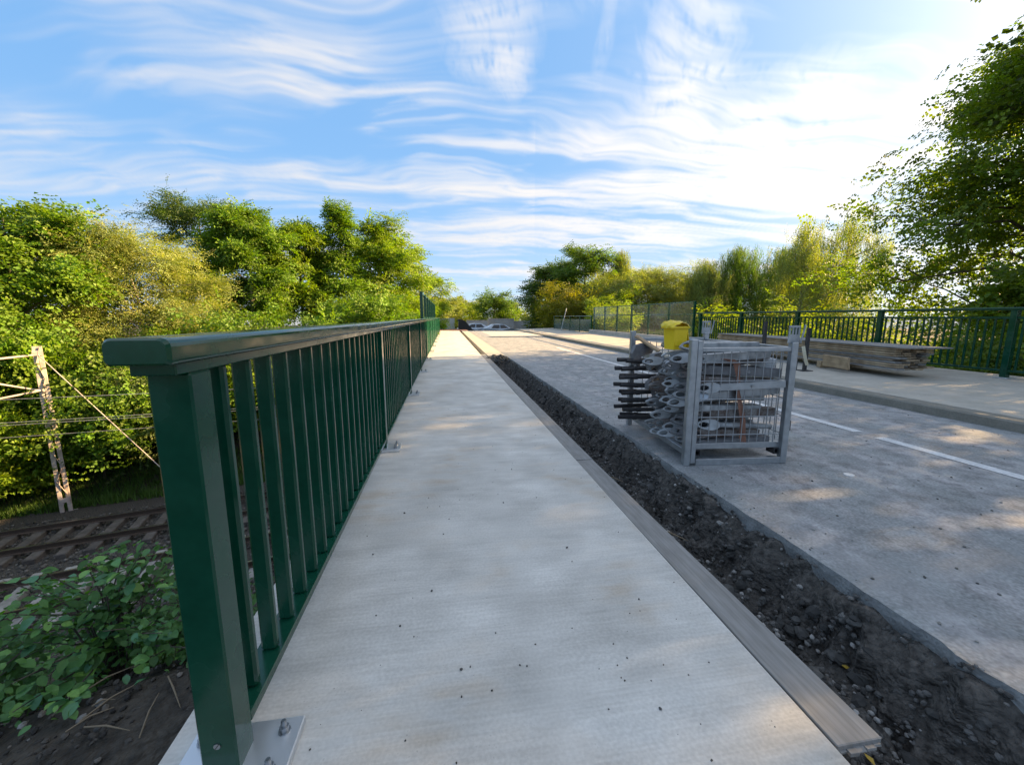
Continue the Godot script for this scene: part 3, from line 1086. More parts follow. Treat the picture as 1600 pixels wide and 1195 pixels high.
			if rng.randf() < 0.5:
				sb = MB.new()
				sb.tube([Vector3(L * 0.6, 0.0, ww * 0.5), Vector3(L * 0.6, 0.0, ww * 0.5 + 0.012)], [0.013, 0.013], 6)
				part("nut", sb.mesh(), M.steel, t)
	# dark tubes poking out of the open side at the back
	for k in 17:
		var y := 0.17 + (k / 2) * 0.088 + rf(-0.006, 0.006)
		if y > 0.82: break
		var z := -1.06 - (k % 2) * 0.14 + rf(-0.03, 0.02)
		var t := thing("scaffold_tube", "dark steel tube poking out of the back of the mesh cage", "tube", T * Vector3(rf(-0.24, -0.14), y, z), turn + rf(-0.10, 0.08), "dark tubes in the cage")
		t.rotation.z = rf(-0.05, 0.05)
		var sb := MB.new()
		sb.tube([Vector3.ZERO, Vector3(0.74, 0, 0)], [0.0225, 0.0225], 14, false)
		sb.tube([Vector3(0.74, 0, 0), Vector3(0.0, 0, 0)], [0.018, 0.018], 14, false)
		var oo := PackedVector2Array()
		var ii := PackedVector2Array()
		for j in 14:
			oo.append(Vector2.from_angle(TAU * j / 14.0) * 0.0225)
			ii.append(Vector2.from_angle(TAU * j / 14.0) * 0.018)
		sb.ring(oo, ii, Transform3D(Basis(Vector3.UP, PI * 0.5), Vector3(0.001, 0, 0)), 0.002)
		part("pipe", sb.mesh(), M.dark_steel, t)
		sb = MB.new()
		sb.tube([Vector3(0.16, 0, 0), Vector3(0.20, 0, 0)], [0.0275, 0.0275], 14)
		part("collar", sb.mesh(), M.dark_steel, t)
	# brackets and pieces on top of the load
	var bp := PackedVector2Array([Vector2(-0.05, -0.10), Vector2(0.02, -0.12), Vector2(0.05, -0.02), Vector2(0.20, 0.0), Vector2(0.24, 0.07), Vector2(0.10, 0.12), Vector2(-0.02, 0.11), Vector2(-0.07, 0.03)])
	for q in [[Vector3(-0.02, 0.84, -1.12), 0.35, 0.1, "dark grey cast bracket hooked over the tubes at the cage corner"], [Vector3(0.10, 0.80, -0.93), 0.5, -0.9, "grey cast bracket hanging between the eye ends and the tubes"], [Vector3(0.12, 0.55, -0.98), 0.6, -1.3, "narrow grey bracket wedged upright between struts and tubes"]]:
		b = MB.new()
		b.prism(bp, Transform3D(Basis(Vector3(0, 0, 1), q[2]), Vector3.ZERO), 0.05)
		var o := solo("cast_bracket", b.mesh(), M.grey_cast, q[3], "bracket", T * q[0], "")
		o.rotation.y = turn + q[1]
	b = MB.new()
	b.bx(0, 0, 0, 0.09, 0.022, 0.30, 0.003)
	var wd2 := solo("timber_offcut", b.mesh(), M.wood2, "short brown timber offcut lying on the load near the cage back", "timber", T * Vector3(0.10, 0.965, -1.13))
	wd2.rotation = Vector3(0.55, 0.9, 0.1)
	b = MB.new()
	b.bar(Vector3(0.52, 0.96, -0.78), Vector3(0.83, 0.84, -0.14), 0.035, 0.10, 0.003)
	var ch := solo("pale_channel", b.mesh(), M.paint, "pale painted steel section leaning across the top of the load", "section", root, "")
	ch.rotation.y = turn
	for q in [[Vector3(0.12, 1.0, -0.30), 0.12, 0.02], [Vector3(0.10, 0.995, -0.62), -0.06, 0.0]]:   # two eye struts crowning the pile
		var t := thing("steel_strut", "grey galvanised strut with oval eye end lying topmost on the load in the cage", "strut", T * q[0], turn + q[1], "struts on top of the load")
		b = MB.new()
		b.bx(0.40, 0, 0, 0.62, 0.05, 0.065, 0.006)
		part("channel", b.mesh(), M.zinc_dull, t)
		b = MB.new()
		b.ring(plate_o, plate_i, Transform3D(Basis(Vector3(1, 0, 0), -0.5) * Basis(Vector3.UP, -0.2), Vector3(0.03, 0.0, 0.01)).scaled_local(Vector3(1.25, 1.15, 1.2)), 0.026)
		part("eye_plate", b.mesh(), M.zinc_dull, t)
	# yellow plastic bin
	var yb := thing("yellow_bin", "bright yellow plastic bin with folded lid on top of the caged load", "bin", T * Vector3(0.08, 0.955, -0.46), turn + 0.25, "")
	yb.scale = Vector3(0.86, 1.16, 0.9)
	b = MB.new()
	var lo := [Vector3(-0.075, 0, 0.07), Vector3(0.085, 0.0, 0.07), Vector3(0.095, 0, -0.08), Vector3(-0.065, 0, -0.08)]
	var hi := [Vector3(-0.088, 0.17, 0.082), Vector3(0.085, 0.185, 0.085), Vector3(0.105, 0.185, -0.09), Vector3(-0.08, 0.17, -0.09)]
	var cen := Vector3(0, 0.09, 0)
	b.out_quad(lo[0], lo[1], lo[2], lo[3], cen)
	b.out_quad(hi[0], hi[1], hi[2], hi[3], cen)
	for k in 4:
		b.out_quad(lo[k], lo[(k + 1) % 4], hi[(k + 1) % 4], hi[k], cen)
	part("body", b.mesh(), M.yellow, yb)
	b = MB.new()
	b.box(Transform3D(Basis.IDENTITY, Vector3(-0.005, 0.062, 0.078)), Vector3(0.115, 0.075, 0.006), 0.002)
	var pn := part("window_panel", b.mesh(), M.yellow, yb)
	pn.rotation.x = -0.06
	var lid := MB.new()
	var rows := []
	var uvs := []
	for i in 15:
		var a := -PI * 0.08 + PI * 1.06 * i / 14.0
		var r := []
		var u := []
		for j in 9:
			var t := j / 8.0
			var wob := 0.006 * sin(j * 2.3 + i * 0.9) + 0.004 * sin(i * 1.9 - j)
			var end := 1.0 - pow(absf(t * 2.0 - 1.0), 6.0) * 0.18
			r.append(Vector3(-cos(a) * (0.118 + wob) * end - 0.008, 0.172 + sin(a) * (0.042 + wob) * end + 0.012 * t, lerpf(0.10, -0.105, t)))
			u.append(Vector2(t, i / 14.0))
		rows.append(r)
		uvs.append(u)
	lid.grid(rows, uvs, true)
	lid.bx(-0.005, 0.172, 0.0, 0.215, 0.016, 0.195, 0.005)
	part("lid", lid.mesh(), M.yellow, yb)
	b = MB.new()
	b.bar(Vector3(0.10, 0.16, 0.02), Vector3(0.13, 0.01, 0.03), 0.09, 0.006, 0.001)
	part("flap", b.mesh(), M.yellow, yb)
	# strap hanging through the mesh, paper tag
	var path := [Vector3(0.30, 0.90, -0.12), Vector3(0.38, 0.895, -0.075), Vector3(0.43, 0.86, -0.056), Vector3(0.455, 0.76, -0.062), Vector3(0.475, 0.62, -0.070), Vector3(0.50, 0.50, -0.064), Vector3(0.535, 0.38, -0.066), Vector3(0.545, 0.27, -0.07), Vector3(0.55, 0.13, -0.066)]
	rows = []
	uvs = []
	for i in path.size():
		var tw := sin(i * 1.1) * 0.7
		var wv2 := Vector3(cos(tw), 0.1, sin(tw)) * (0.028 + 0.009 * sin(i * 1.7))
		rows.append([path[i] - wv2, path[i] + Vector3(0, 0, 0.004), path[i] + wv2])
		uvs.append([Vector2(0, i * 0.1), Vector2(0.03, i * 0.1), Vector2(0.06, i * 0.1)])
	b = MB.new()
	b.grid(rows, uvs)
	var stp := solo("lashing_strap", b.mesh(), M.strap, "brown lashing strap hanging down behind the cage front mesh", "strap", root)
	stp.rotation.y = turn
	b = MB.new()
	rows = []
	uvs = []
	for i in 5:
		var q := i / 4.0
		var cv := Vector3(0.945 + 0.06 * q * q, 1.01 - 0.16 * q, 0.01 + 0.01 * sin(q * 4.0))
		rows.append([cv + Vector3(-0.012, 0, 0), cv + Vector3(0.014, 0.004, 0.006)])
		uvs.append([Vector2(0, q), Vector2(1, q)])
	b.grid(rows, uvs)
	var tg := solo("paper_tag", b.mesh(), M.tag, "pale paper tag strip hanging from the cage right corner", "tag", root)
	tg.rotation.y = turn


func board_stack() -> void:
	rng.seed = 311
	var a := Vector3(8.17, 0, -6.05)
	var bb := Vector3(9.0, 0, -12.1)
	var d := (bb - a).normalized()
	var turn := atan2(-d.x, -d.z)
	var Ln := (bb - a).length()
	var mid := (a + bb) * 0.5
	var variants := []
	for k in 4:
		var m := MB.new()
		m.bx(0, 0, 0, 0.140, 0.030, Ln, 0.003)
		variants.append(m.mesh())
	for k in 2:
		var m := MB.new()
		m.bx(0, 0, 0, 0.95, 0.13, 0.12, 0.004)
		var o := solo("bearer_block", m.mesh(), M.wood2, ["brown timber bearer under the near part of the board stack", "brown timber bearer under the far part of the board stack"][k], "bearer", Vector3(mid.x, 0.245, mid.z) - d * (1.5 if k == 0 else -2.0))
		o.rotation.y = turn
	var y := 0.325
	for lay in 10:
		for k in 4:
			var o := solo("timber_board", variants[k], [M.wood0, M.wood0, M.wood3, M.wood1][rng.randi() % 4], "weathered timber board in the long stack on the far footway", "board", Vector3.ZERO, "boards in the long stack")
			var off := Vector3(-0.235 + k * 0.156 + rf(-0.022, 0.022), 0, 0)
			o.rotation.y = turn + rf(-0.004, 0.004)
			o.position = Vector3(mid.x, y, mid.z) + Basis(Vector3.UP, turn) * off + d * rf(-0.10, 0.10)
		y += 0.0395
	var m := MB.new()
	m.bx(0, 0, 0, 0.80, 0.02, Ln + 0.2, 0.002)
	var o := solo("cover_panel", m.mesh(), M.wood1, "wide grey panel lying on top of the board stack", "panel", Vector3(mid.x, y - 0.004, mid.z) - d * 0.12 + Vector3(0.06, 0, 0))
	o.rotation.y = turn
	m = MB.new()
	m.bx(0, 0, 0, 0.05, 0.24, 0.75, 0.004)
	o = solo("plywood_piece", m.mesh(), M.wood2, "light brown plywood piece leaning low against the board stack", "plywood", Vector3(7.78, 0.35, -7.15))
	o.rotation = Vector3(0, turn - 0.12, 0.1)
	var st := [[Vector3(6.62, 0.135, -7.75), 1.02, "slim dark steel stake left of the board stack, nearer its far end"], [Vector3(7.28, 0.15, -7.36), 0.88, "slim dark steel stake standing against the near half of the board stack"]]
	for q in st:
		m = MB.new()
		m.bx(0, q[1] * 0.5, 0, 0.06, q[1], 0.06, 0.004)
		var t := thing("steel_stake", q[2], "stake", q[0], turn, "")
		part("shaft", m.mesh(), M.dark_steel, t)
		m = MB.new()
		m.bx(0, 0.008, 0, 0.22, 0.016, 0.22, 0.003)
		part("foot_plate", m.mesh(), M.dark_steel, t)


# ---------------------------------------------------------------- trench fittings
func stone_mesh(sd: int) -> ArrayMesh:
	rng.seed = sd
	var p := []
	var rows := 4
	var cols := 7
	var b := MB.new()
	for i in rows + 1:
		var r := []
		for j in cols:
			var a := TAU * j / cols + rf(-0.25, 0.25)
			var t := PI * i / rows
			var k := rf(0.75, 1.2)
			r.append(Vector3(cos(a) * sin(t) * k, cos(t) * rf(0.45, 0.75), sin(a) * sin(t) * k * 0.8))
		if i == 0 or i == rows:
			for j in cols: r[j] = r[0]
		p.append(r)
	for i in rows:
		for j in cols:
			var e := (j + 1) % cols
			if i > 0:
				b.out_tri(p[i][j], p[i][e], p[i + 1][j], Vector3.ZERO)
			if i < rows - 1:
				b.out_tri(p[i][e], p[i + 1][e], p[i + 1][j], Vector3.ZERO)
	return b.mesh()


func trench_y(x: float, z: float) -> float:
	var t := clampf((x - 1.13) / (road_edge(z) - 1.10), 0.0, 1.0)
	var y := -0.37
	if t < 0.30:
		y = lerpf(-0.12, -0.37, smoothstep(0.08, 0.28, t))
	elif t > 0.70:
		y = lerpf(-0.37, -0.06, smoothstep(0.70, 0.95, t))
	return y + noise.get_noise_2d(x * 60.0, z * 60.0) * 0.11 + noise.get_noise_2d(x * 190.0 + 50.0, z * 190.0) * 0.055


func scatter(called: String, m: Mesh, mt: Material, xf: Array, cols: Array, parent: Node) -> MultiMeshInstance3D:
	var mm := MultiMesh.new()
	mm.transform_format = MultiMesh.TRANSFORM_3D
	mm.use_colors = true
	mm.mesh = m
	mm.instance_count = xf.size()
	for i in xf.size():
		mm.set_instance_transform(i, xf[i])
		mm.set_instance_color(i, cols[i])
	var o := MultiMeshInstance3D.new()
	o.name = called
	o.multimesh = mm
	o.material_override = mt
	parent.add_child(o, true)
	return o


func rand_basis(s: float) -> Basis:
	return Basis.from_euler(Vector3(rf(-0.5, 0.5), rf(0, TAU), rf(-0.5, 0.5))).scaled(Vector3.ONE * s)


func trench_things() -> void:
	var stones := []
	for k in 5:
		stones.append(stone_mesh(500 + k))
	M.stones = stones
	rng.seed = 77
	var tr := get_node("trench")
	for k in 170:
		var z := -pow(rng.randf(), 1.6) * 9.0 - 0.1
		var x := rf(1.30, 1.80)
		var s := rf(0.010, 0.030) * (1.5 if rng.randf() < 0.12 else 1.0)
		var g := rng.randf()
		var o := part("stone", stones[k % 5], M["stone%d" % (0 if g < 0.3 else (1 if g < 0.65 else (2 if g < 0.93 else 3)))], tr, Vector3(x, trench_y(x, z) + s * 0.25, z))
		o.basis = rand_basis(s)
	for k in 190:
		var z := -pow(rng.randf(), 1.4) * 9.5 - 0.2
		var x := rf(1.60, 1.80)
		var s := rf(0.02, 0.05)
		var o := part("clod", stones[k % 5], M["stone%d" % (0 if rng.randf() < 0.75 else 1)], tr, Vector3(x, minf(trench_y(x, z), -0.10), z))
		o.basis = rand_basis(s)
	var xf := []
	var cl := []
	for k in 15000:
		var z := rf(-12.4, 0.5) if k % 2 == 0 else -pow(rng.randf(), 1.5) * 6.0
		var x := clampf(rng.randfn(1.52, 0.16), 1.2, 1.86)
		var s := rf(0.004, 0.017)
		var g := rf(0.03, 0.16) * (2.6 if rng.randf() < 0.2 else 1.0)
		xf.append(Transform3D(rand_basis(s), Vector3(x, trench_y(x, z) + s * 0.2, z)))
		cl.append(Color(g, g * 0.95, g * 0.88))
	for k in 500:   # rubble heap at the trench end
		var a := rng.randfn(0.0, 0.28)
		var z := -12.45 + rng.randfn(0.0, 0.3)
		var s := rf(0.012, 0.04)
		var g := rf(0.03, 0.12)
		xf.append(Transform3D(rand_basis(s), Vector3(1.62 + a * 0.7, 0.11 - absf(a) * 0.3 - absf(z + 12.45) * 0.2 - rf(0, 0.05), z)))
		cl.append(Color(g, g * 0.95, g * 0.88))
	var gv := scatter("gravel", stones[1], M.gravel, xf, cl, tr)
	gv.set_meta("kind", "stuff")
	# formwork boards along the walkway edge
	var ends := [-0.86, -3.35, -6.9, -10.4, -13.9]
	var lbl := ["nearest weathered edge board, its broken end showing in the foreground", "second grey edge board along the walkway, beside the steel cage", "third grey edge board along the walkway, counted from the camera", "farthest grey edge board, ending beside the rubble heap"]
	for k in 4:
		var m := MB.new()
		var L: float = ends[k] - ends[k + 1] - 0.012
		m.bx(0, 0, 0, 0.158, 0.034, L, 0.003)
		if k == 0:
			for j in 5:
				m.bar(Vector3(-0.06 + j * 0.03, rf(-0.010, 0.006), L * 0.5 - 0.02), Vector3(-0.06 + j * 0.03 + rf(-0.002, 0.002), rf(-0.012, 0.004), L * 0.5 + rf(0.004, 0.022)), rf(0.024, 0.032), rf(0.008, 0.014), 0.001)
		var o := solo("formwork_board", m.mesh(), M["wood%d" % (1 if k > 0 else 1)], lbl[k], "board", Vector3(1.185, -0.021 + (0.0 if k else -0.002), (ends[k] + ends[k + 1]) * 0.5), "formwork boards along the walkway")
		o.rotation.y = [0.006, -0.003, 0.002, -0.001][k]
	# a few fallen leaves and roots in the trench
	for k in 7:
		var z: float = [-0.75, -1.05, -1.35, -1.75, -0.9, -2.4, -1.2][k]
		var x: float = [1.62, 1.50, 1.72, 1.46, 1.40, 1.5, 1.38][k]
		var m := MB.new()
		m.quad(Vector3(-0.02, 0, 0), Vector3(0, 0.004, 0.012), Vector3(0.02, 0, 0), Vector3(0, 0.005, -0.012))
		var o := solo("fallen_leaf", m.mesh(), M.yellow_leaf, "small yellow fallen leaf lying in the trench", "leaf", Vector3(x, trench_y(x, z) + 0.035, z), "fallen leaves in the trench")
		o.basis = rand_basis(rf(0.8, 1.3))
	for q in [[Vector3(1.40, -0.29, -2.62), Vector3(1.62, -0.29, -2.42)], [Vector3(1.36, -0.3, -1.9), Vector3(1.5, -0.29, -1.72)], [Vector3(1.42, -0.29, -3.6), Vector3(1.6, -0.28, -3.45)]]:
		var m := MB.new()
		var md: Vector3 = (q[0] + q[1]) * 0.5 + Vector3(0.01, 0.03, 0.02)
		m.tube([q[0], md, q[1]], [0.006, 0.007, 0.003], 6)
		solo("root_piece", m.mesh(), M.dead, "thin brown root lying on the trench floor", "root", Vector3.ZERO, "roots in the trench")


# ---------------------------------------------------------------- railway in the cutting
func railway() -> void:
	rng.seed = 404
	var turn := atan2(0.268, 0.9635)
	var mesh_sl := MB.new()
	mesh_sl.bx(0, 0, 0, 0.26, 0.18, 2.5, 0.02)
	var sl := mesh_sl.mesh()
	var rp := PackedVector2Array([Vector2(-0.065, 0), Vector2(0.065, 0), Vector2(0.06, 0.015), Vector2(0.012, 0.03), Vector2(0.010, 0.115), Vector2(0.034, 0.125), Vector2(0.034, 0.155), Vector2(0.028, 0.162), Vector2(-0.028, 0.162), Vector2(-0.034, 0.155), Vector2(-0.034, 0.125), Vector2(-0.010, 0.115), Vector2(-0.012, 0.03), Vector2(-0.06, 0.015)])
	for k in 2:
		var s: float = [-15.78, -12.42][k]
		var p := TRACK_N * s + TRACK_DIR * -14.0
		var t := thing("railway_track", ["rusty railway track with dark sleepers nearer the trees", "rusty railway track with pale sleepers nearer the bridge bank"][k], "track", Vector3(p.x, -5.23, p.z), turn, "")
		for j in 75:
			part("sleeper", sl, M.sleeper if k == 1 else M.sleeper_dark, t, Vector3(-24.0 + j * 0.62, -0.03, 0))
		for q in [-0.717, 0.717]:
			var b := MB.new()
			b.prism(rp, Transform3D(Basis(Vector3.UP, PI * 0.5), Vector3(0, 0.06, q)), 56.0)
			var rl := part("rail", b.mesh(), M.rail, t)
			b = MB.new()
			b.bx(0, 0.2235, q, 56.0, 0.003, 0.046)
			part("running_surface", b.mesh(), M.steel, rl)
	var xf := []
	var cl := []
	for k in 16000:
		var u := rf(-27.0, 6.0)
		var s := rf(-18.7, -9.8)
		var p := TRACK_DIR * u + TRACK_N * s
		var sz := rf(0.025, 0.055)
		var g := rf(0.04, 0.15)
		xf.append(Transform3D(rand_basis(sz), Vector3(p.x, -5.30 + rf(-0.03, 0.05) - (0.12 if s < -17.6 or s > -10.6 else 0.0), p.z)))
		cl.append(Color(g * 1.1, g, g * 0.88))
	var bl := scatter("ballast", M.stones[2], M.gravel, xf, cl, self)
	tag(bl, "grey brown crushed stone ballast around the railway tracks", "ballast", "", "stuff")
	# bed under the ballast
	var bed := MB.new()
	var c := TRACK_DIR * -10.0 + TRACK_N * TRACK_MID
	bed.box(Transform3D(Basis(Vector3.UP, turn), Vector3(c.x, -5.44, c.z)), Vector3(90, 0.24, 8.6), 0.05)
	struct("track_bed", bed.mesh(), M.ballast, "stony bed under the railway tracks")
	# mast
	var mt := thing("catenary_mast", "weathered steel lattice mast rising out of the leaves beside the tracks", "mast", Vector3(-13.02, -5.4, -15.35), turn + 0.3, "")
	var hgt := 5.72
	for sx in [-1.0, 1.0]:
		var b := MB.new()
		b.bar(Vector3(sx * 0.10, 0, 0), Vector3(sx * 0.055, hgt, 0), 0.055, 0.11, 0.006)
		part("leg", b.mesh(), M.mast, mt)
	for k in 11:
		var y := 0.2 + k * 0.5
		var w := lerpf(0.10, 0.055, y / hgt)
		var b := MB.new()
		var sg := 1.0 if k % 2 == 0 else -1.0
		b.bar(Vector3(-w * sg, y, 0.05), Vector3(w * sg, y + 0.48, 0.05), 0.035, 0.012, 0.002)
		part("lattice_bar", b.mesh(), M.mast, mt)
	for k in 3:
		var b := MB.new()
		b.bx(0, [0.5, 3.2, 5.5][k], 0.055, 0.24, 0.16, 0.014, 0.002)
		part("tie_plate", b.mesh(), M.mast, mt)
	var b2 := MB.new()
	b2.bx(0, -0.12, 0, 0.5, 0.3, 0.5, 0.02)
	part("foundation", b2.mesh(), M.concrete_far, mt)
	for q in [[Vector3(0, 5.45, 0), Vector3(-3.6, 5.15, 1.3), 0.035], [Vector3(0, 4.25, 0), Vector3(-2.3, 5.25, 0.8), 0.03], [Vector3(0, 4.3, 0), Vector3(-3.2, 3.85, 1.1), 0.03]]:
		b2 = MB.new()
		b2.tube([q[0], q[1]], [q[2], q[2] * 0.9], 8)
		part("bracket_arm", b2.mesh(), M.mast, mt)
	b2 = MB.new()
	b2.tube([Vector3(-12.9, 0.06, -15.2), Vector3(-9.4, -4.15, -14.9), Vector3(-8.3, -5.45, -14.8)], [0.014, 0.014, 0.014], 6)
	solo("guy_wire", b2.mesh(), M.mast, "taut rusty guy wire running down from the mast top", "wire")
	for k in 4:
		var y: float = [-0.95, -1.6, -1.95, -2.35][k]
		var s: float = [-15.8, -15.8, -17.2, -17.3][k]
		b2 = MB.new()
		var pts := []
		var rr := []
		for j in 13:
			var p := TRACK_DIR * (-34.0 + j * 4.0) + TRACK_N * s
			pts.append(Vector3(p.x, y - 0.18 * sin(PI * fmod(j / 6.0, 1.0)), p.z))
			rr.append(0.008)
		b2.tube(pts, rr, 5)
		solo("overhead_wire", b2.mesh(), M.zinc_dull, ["highest overhead wire strung along the railway tracks", "second overhead wire along the tracks, below the highest", "third overhead wire along the tracks, close to the trees", "lowest overhead wire along the tracks, close to the trees"][k], "wire", Vector3.ZERO, "overhead wires")


# ---------------------------------------------------------------- far end of the bridge
func car(at: Vector3, turn: float, label: String) -> void:
	var t := thing("parked_car", label, "car", at, turn, "")
	var side := [Vector2(-2.1, 0.35), Vector2(-2.15, 0.62), Vector2(-2.05, 0.82), Vector2(-1.2, 0.93), Vector2(-0.55, 1.36), Vector2(0.1, 1.45), Vector2(0.95, 1.40), Vector2(1.65, 1.02), Vector2(2.08, 0.92), Vector2(2.15, 0.6), Vector2(2.1, 0.33)]
	var b := MB.new()
	var half := []
	for i in side.size():
		half.append(0.86 if side[i].y < 1.0 else lerpf(0.84, 0.60, (side[i].y - 1.0) / 0.45))
	for i in side.size():
		var j := (i + 1) % side.size()
		b.quad(Vector3(side[i].x, side[i].y, -half[i]), Vector3(side[j].x, side[j].y, -half[j]), Vector3(side[j].x, side[j].y, half[j]), Vector3(side[i].x, side[i].y, half[i]))
	for sg in [-1.0, 1.0]:
		for i in side.size():
			var j := (i + 1) % side.size()
			b.out_tri(Vector3(side[i].x, side[i].y, half[i] * sg), Vector3(side[j].x, side[j].y, half[j] * sg), Vector3(0, 0.7, 0.86 * sg), Vector3(0, 0.7, 0))
	part("body", b.mesh(), M.car, t)
	for sg in [-1.0, 1.0]:
		for q in [[-0.95, -0.40, 0.05, 0.10], [0.18, 0.18, 1.2, 0.85]]:
			b = MB.new()
			b.out_quad(Vector3(q[0], 0.97, 0.862 * sg), Vector3(q[2], 0.97, 0.862 * sg), Vector3(q[3], 1.34, 0.68 * sg), Vector3(q[1], 1.34, 0.68 * sg), Vector3.ZERO)
			part("side_window", b.mesh(), M.car_glass, t)
		for x in [-1.32, 1.3]:
			b = MB.new()
			b.tube([Vector3(x, 0.32, 0.66 * sg), Vector3(x, 0.32, 0.88 * sg)], [0.32, 0.32], 18)
			var wl := part("wheel", b.mesh(), M.rubber, t)
			b = MB.new()
			b.tube([Vector3(x, 0.32, 0.86 * sg), Vector3(x, 0.32, 0.89 * sg)], [0.2, 0.18], 14)
			part("rim", b.mesh(), M.zinc, wl)
	b = MB.new()
	b.out_quad(Vector3(-1.16, 0.96, -0.78), Vector3(-1.16, 0.96, 0.78), Vector3(-0.60, 1.345, 0.60), Vector3(-0.60, 1.345, -0.60), Vector3.ZERO)
	part("windscreen", b.mesh(), M.car_glass, t)


func far_things() -> void:
	car(Vector3(6.4, -1.05, -50.5), PI + 0.1, "silver car parked sideways beyond the far end of the bridge")
	car(Vector3(3.4, -1.0, -53.0), 0.1, "second silver car standing left behind the first at the far end")
	var b := MB.new()
	b.bx(0, 0, 0, 3.1, 0.10, 3.0, 0.01)
	solo("brick_apron", b.mesh(), M.brick, "reddish paving apron where the walkway ends", "paving", Vector3(0.4, -0.052, -39.6))
	# pale site hoarding panels, left
	var t := thing("hoarding", "pale grey site hoarding of flat panels at the far walkway end", "hoarding", Vector3(-1.3, -0.4, -47.0), 0.0, "")
	for k in 4:
		b = MB.new()
		b.bx(k * 0.62, 0.75, 0, 0.6, 1.5, 0.05, 0.006)
		part("panel", b.mesh(), M.grey_paint, t)
	b = MB.new()
	b.prism(PackedVector2Array([Vector2(0, 0), Vector2(2.1, 0), Vector2(1.5, 0.35), Vector2(1.0, 0.95), Vector2(0.55, 1.35), Vector2(0.0, 1.45)]), Transform3D(Basis.IDENTITY, Vector3.ZERO), 1.6)
	solo("sheeted_heap", b.mesh(), M.black, "black sheeted heap sloping down beside the pale hoarding", "heap", Vector3(1.25, -0.42, -46.8))
	b = MB.new()
	b.bx(0, 0.15, 0, 1.0, 0.3, 0.5, 0.02)
	solo("timber_bundle", b.mesh(), M.wood2, "small tan timber bundle in front of the black heap", "timber", Vector3(0.75, -0.32, -44.5))
	for q in [[4.5, 3.2, 1.0, -62.0, "left"], [8.2, 4.0, 1.3, -63.0, "middle"], [12.0, 3.4, 1.0, -64.0, "right"]]:
		var w := thing("concrete_barrier_wall", "grey concrete wall beyond the cars, %s of the three" % q[4], "wall", Vector3(q[0], road_y(q[3]) - 0.3, q[3]), 0.0, "concrete walls at the far end")
		b = MB.new()
		b.bx(0, (q[2] + 1.3) * 0.5, 0, q[1], q[2] + 1.3, 0.35, 0.03)
		part("wall", b.mesh(), M.concrete_far, w)
		b = MB.new()
		b.bx(0, q[2] + 1.33, 0, q[1] + 0.1, 0.08, 0.45, 0.01)
		part("coping", b.mesh(), M.concrete_far, w)


# ---------------------------------------------------------------- vegetation
func spray_mesh(sd: int, leaves: int, len_: float, ll: float, lw: float, spread: float) -> ArrayMesh:   # a twig of leaves along +z
	rng.seed = sd
	var b := MB.new()
	for k in leaves:
		var t := (k + 0.5) / leaves
		var side := 1.0 if k % 2 == 0 else -1.0
		var p := Vector3(rf(-0.02, 0.02), rf(-0.03, 0.03), t * len_)
		var ang := side * rf(0.4, 1.25) if k < leaves - 1 else 0.0
		var dir := Vector3(sin(ang), rf(-0.45, 0.35), cos(ang)).normalized()
		var sz := rf(0.75, 1.2)
		var rt := dir.cross(Vector3(rf(-0.5, 0.5), 1, rf(-0.4, 0.4))).normalized() * lw * 0.5 * sz
		var up := rt.cross(dir).normalized()
		var p0 := p + dir * 0.02 + Vector3(side * rf(0.0, spread), 0, 0)
		var p2 := p0 + dir * ll * sz - up * ll * 0.12
		var pm := p0 + dir * ll * sz * 0.42
		var l := pm + rt + up * lw * 0.16
		var r := pm - rt + up * lw * 0.16
		b.tri(p0, r, p2)
		b.tri(p0, p2, l)
	return b.mesh()


func profile(form: String, t: float) -> float:
	match form:
		"cone":
			return lerpf(0.95, 0.12, pow(t, 0.9)) * (0.75 + 0.25 * smoothstep(0.0, 0.12, t))
		"column":
			return 0.55 + 0.45 * sin(PI * clampf(t * 0.85 + 0.12, 0, 1))
		"broad":
			return lerpf(1.0, 0.30, pow(t, 1.1)) * (0.7 + 0.3 * smoothstep(0.0, 0.15, t))
		"spread":
			return pow(maxf(0.0, 1.0 - pow(absf(t * 1.15 - 0.38) / 0.9, 2.0)), 0.5)
	return maxf(0.25, sqrt(maxf(0.0, 1.0 - pow(t * 1.85 - 0.85, 2.0))))


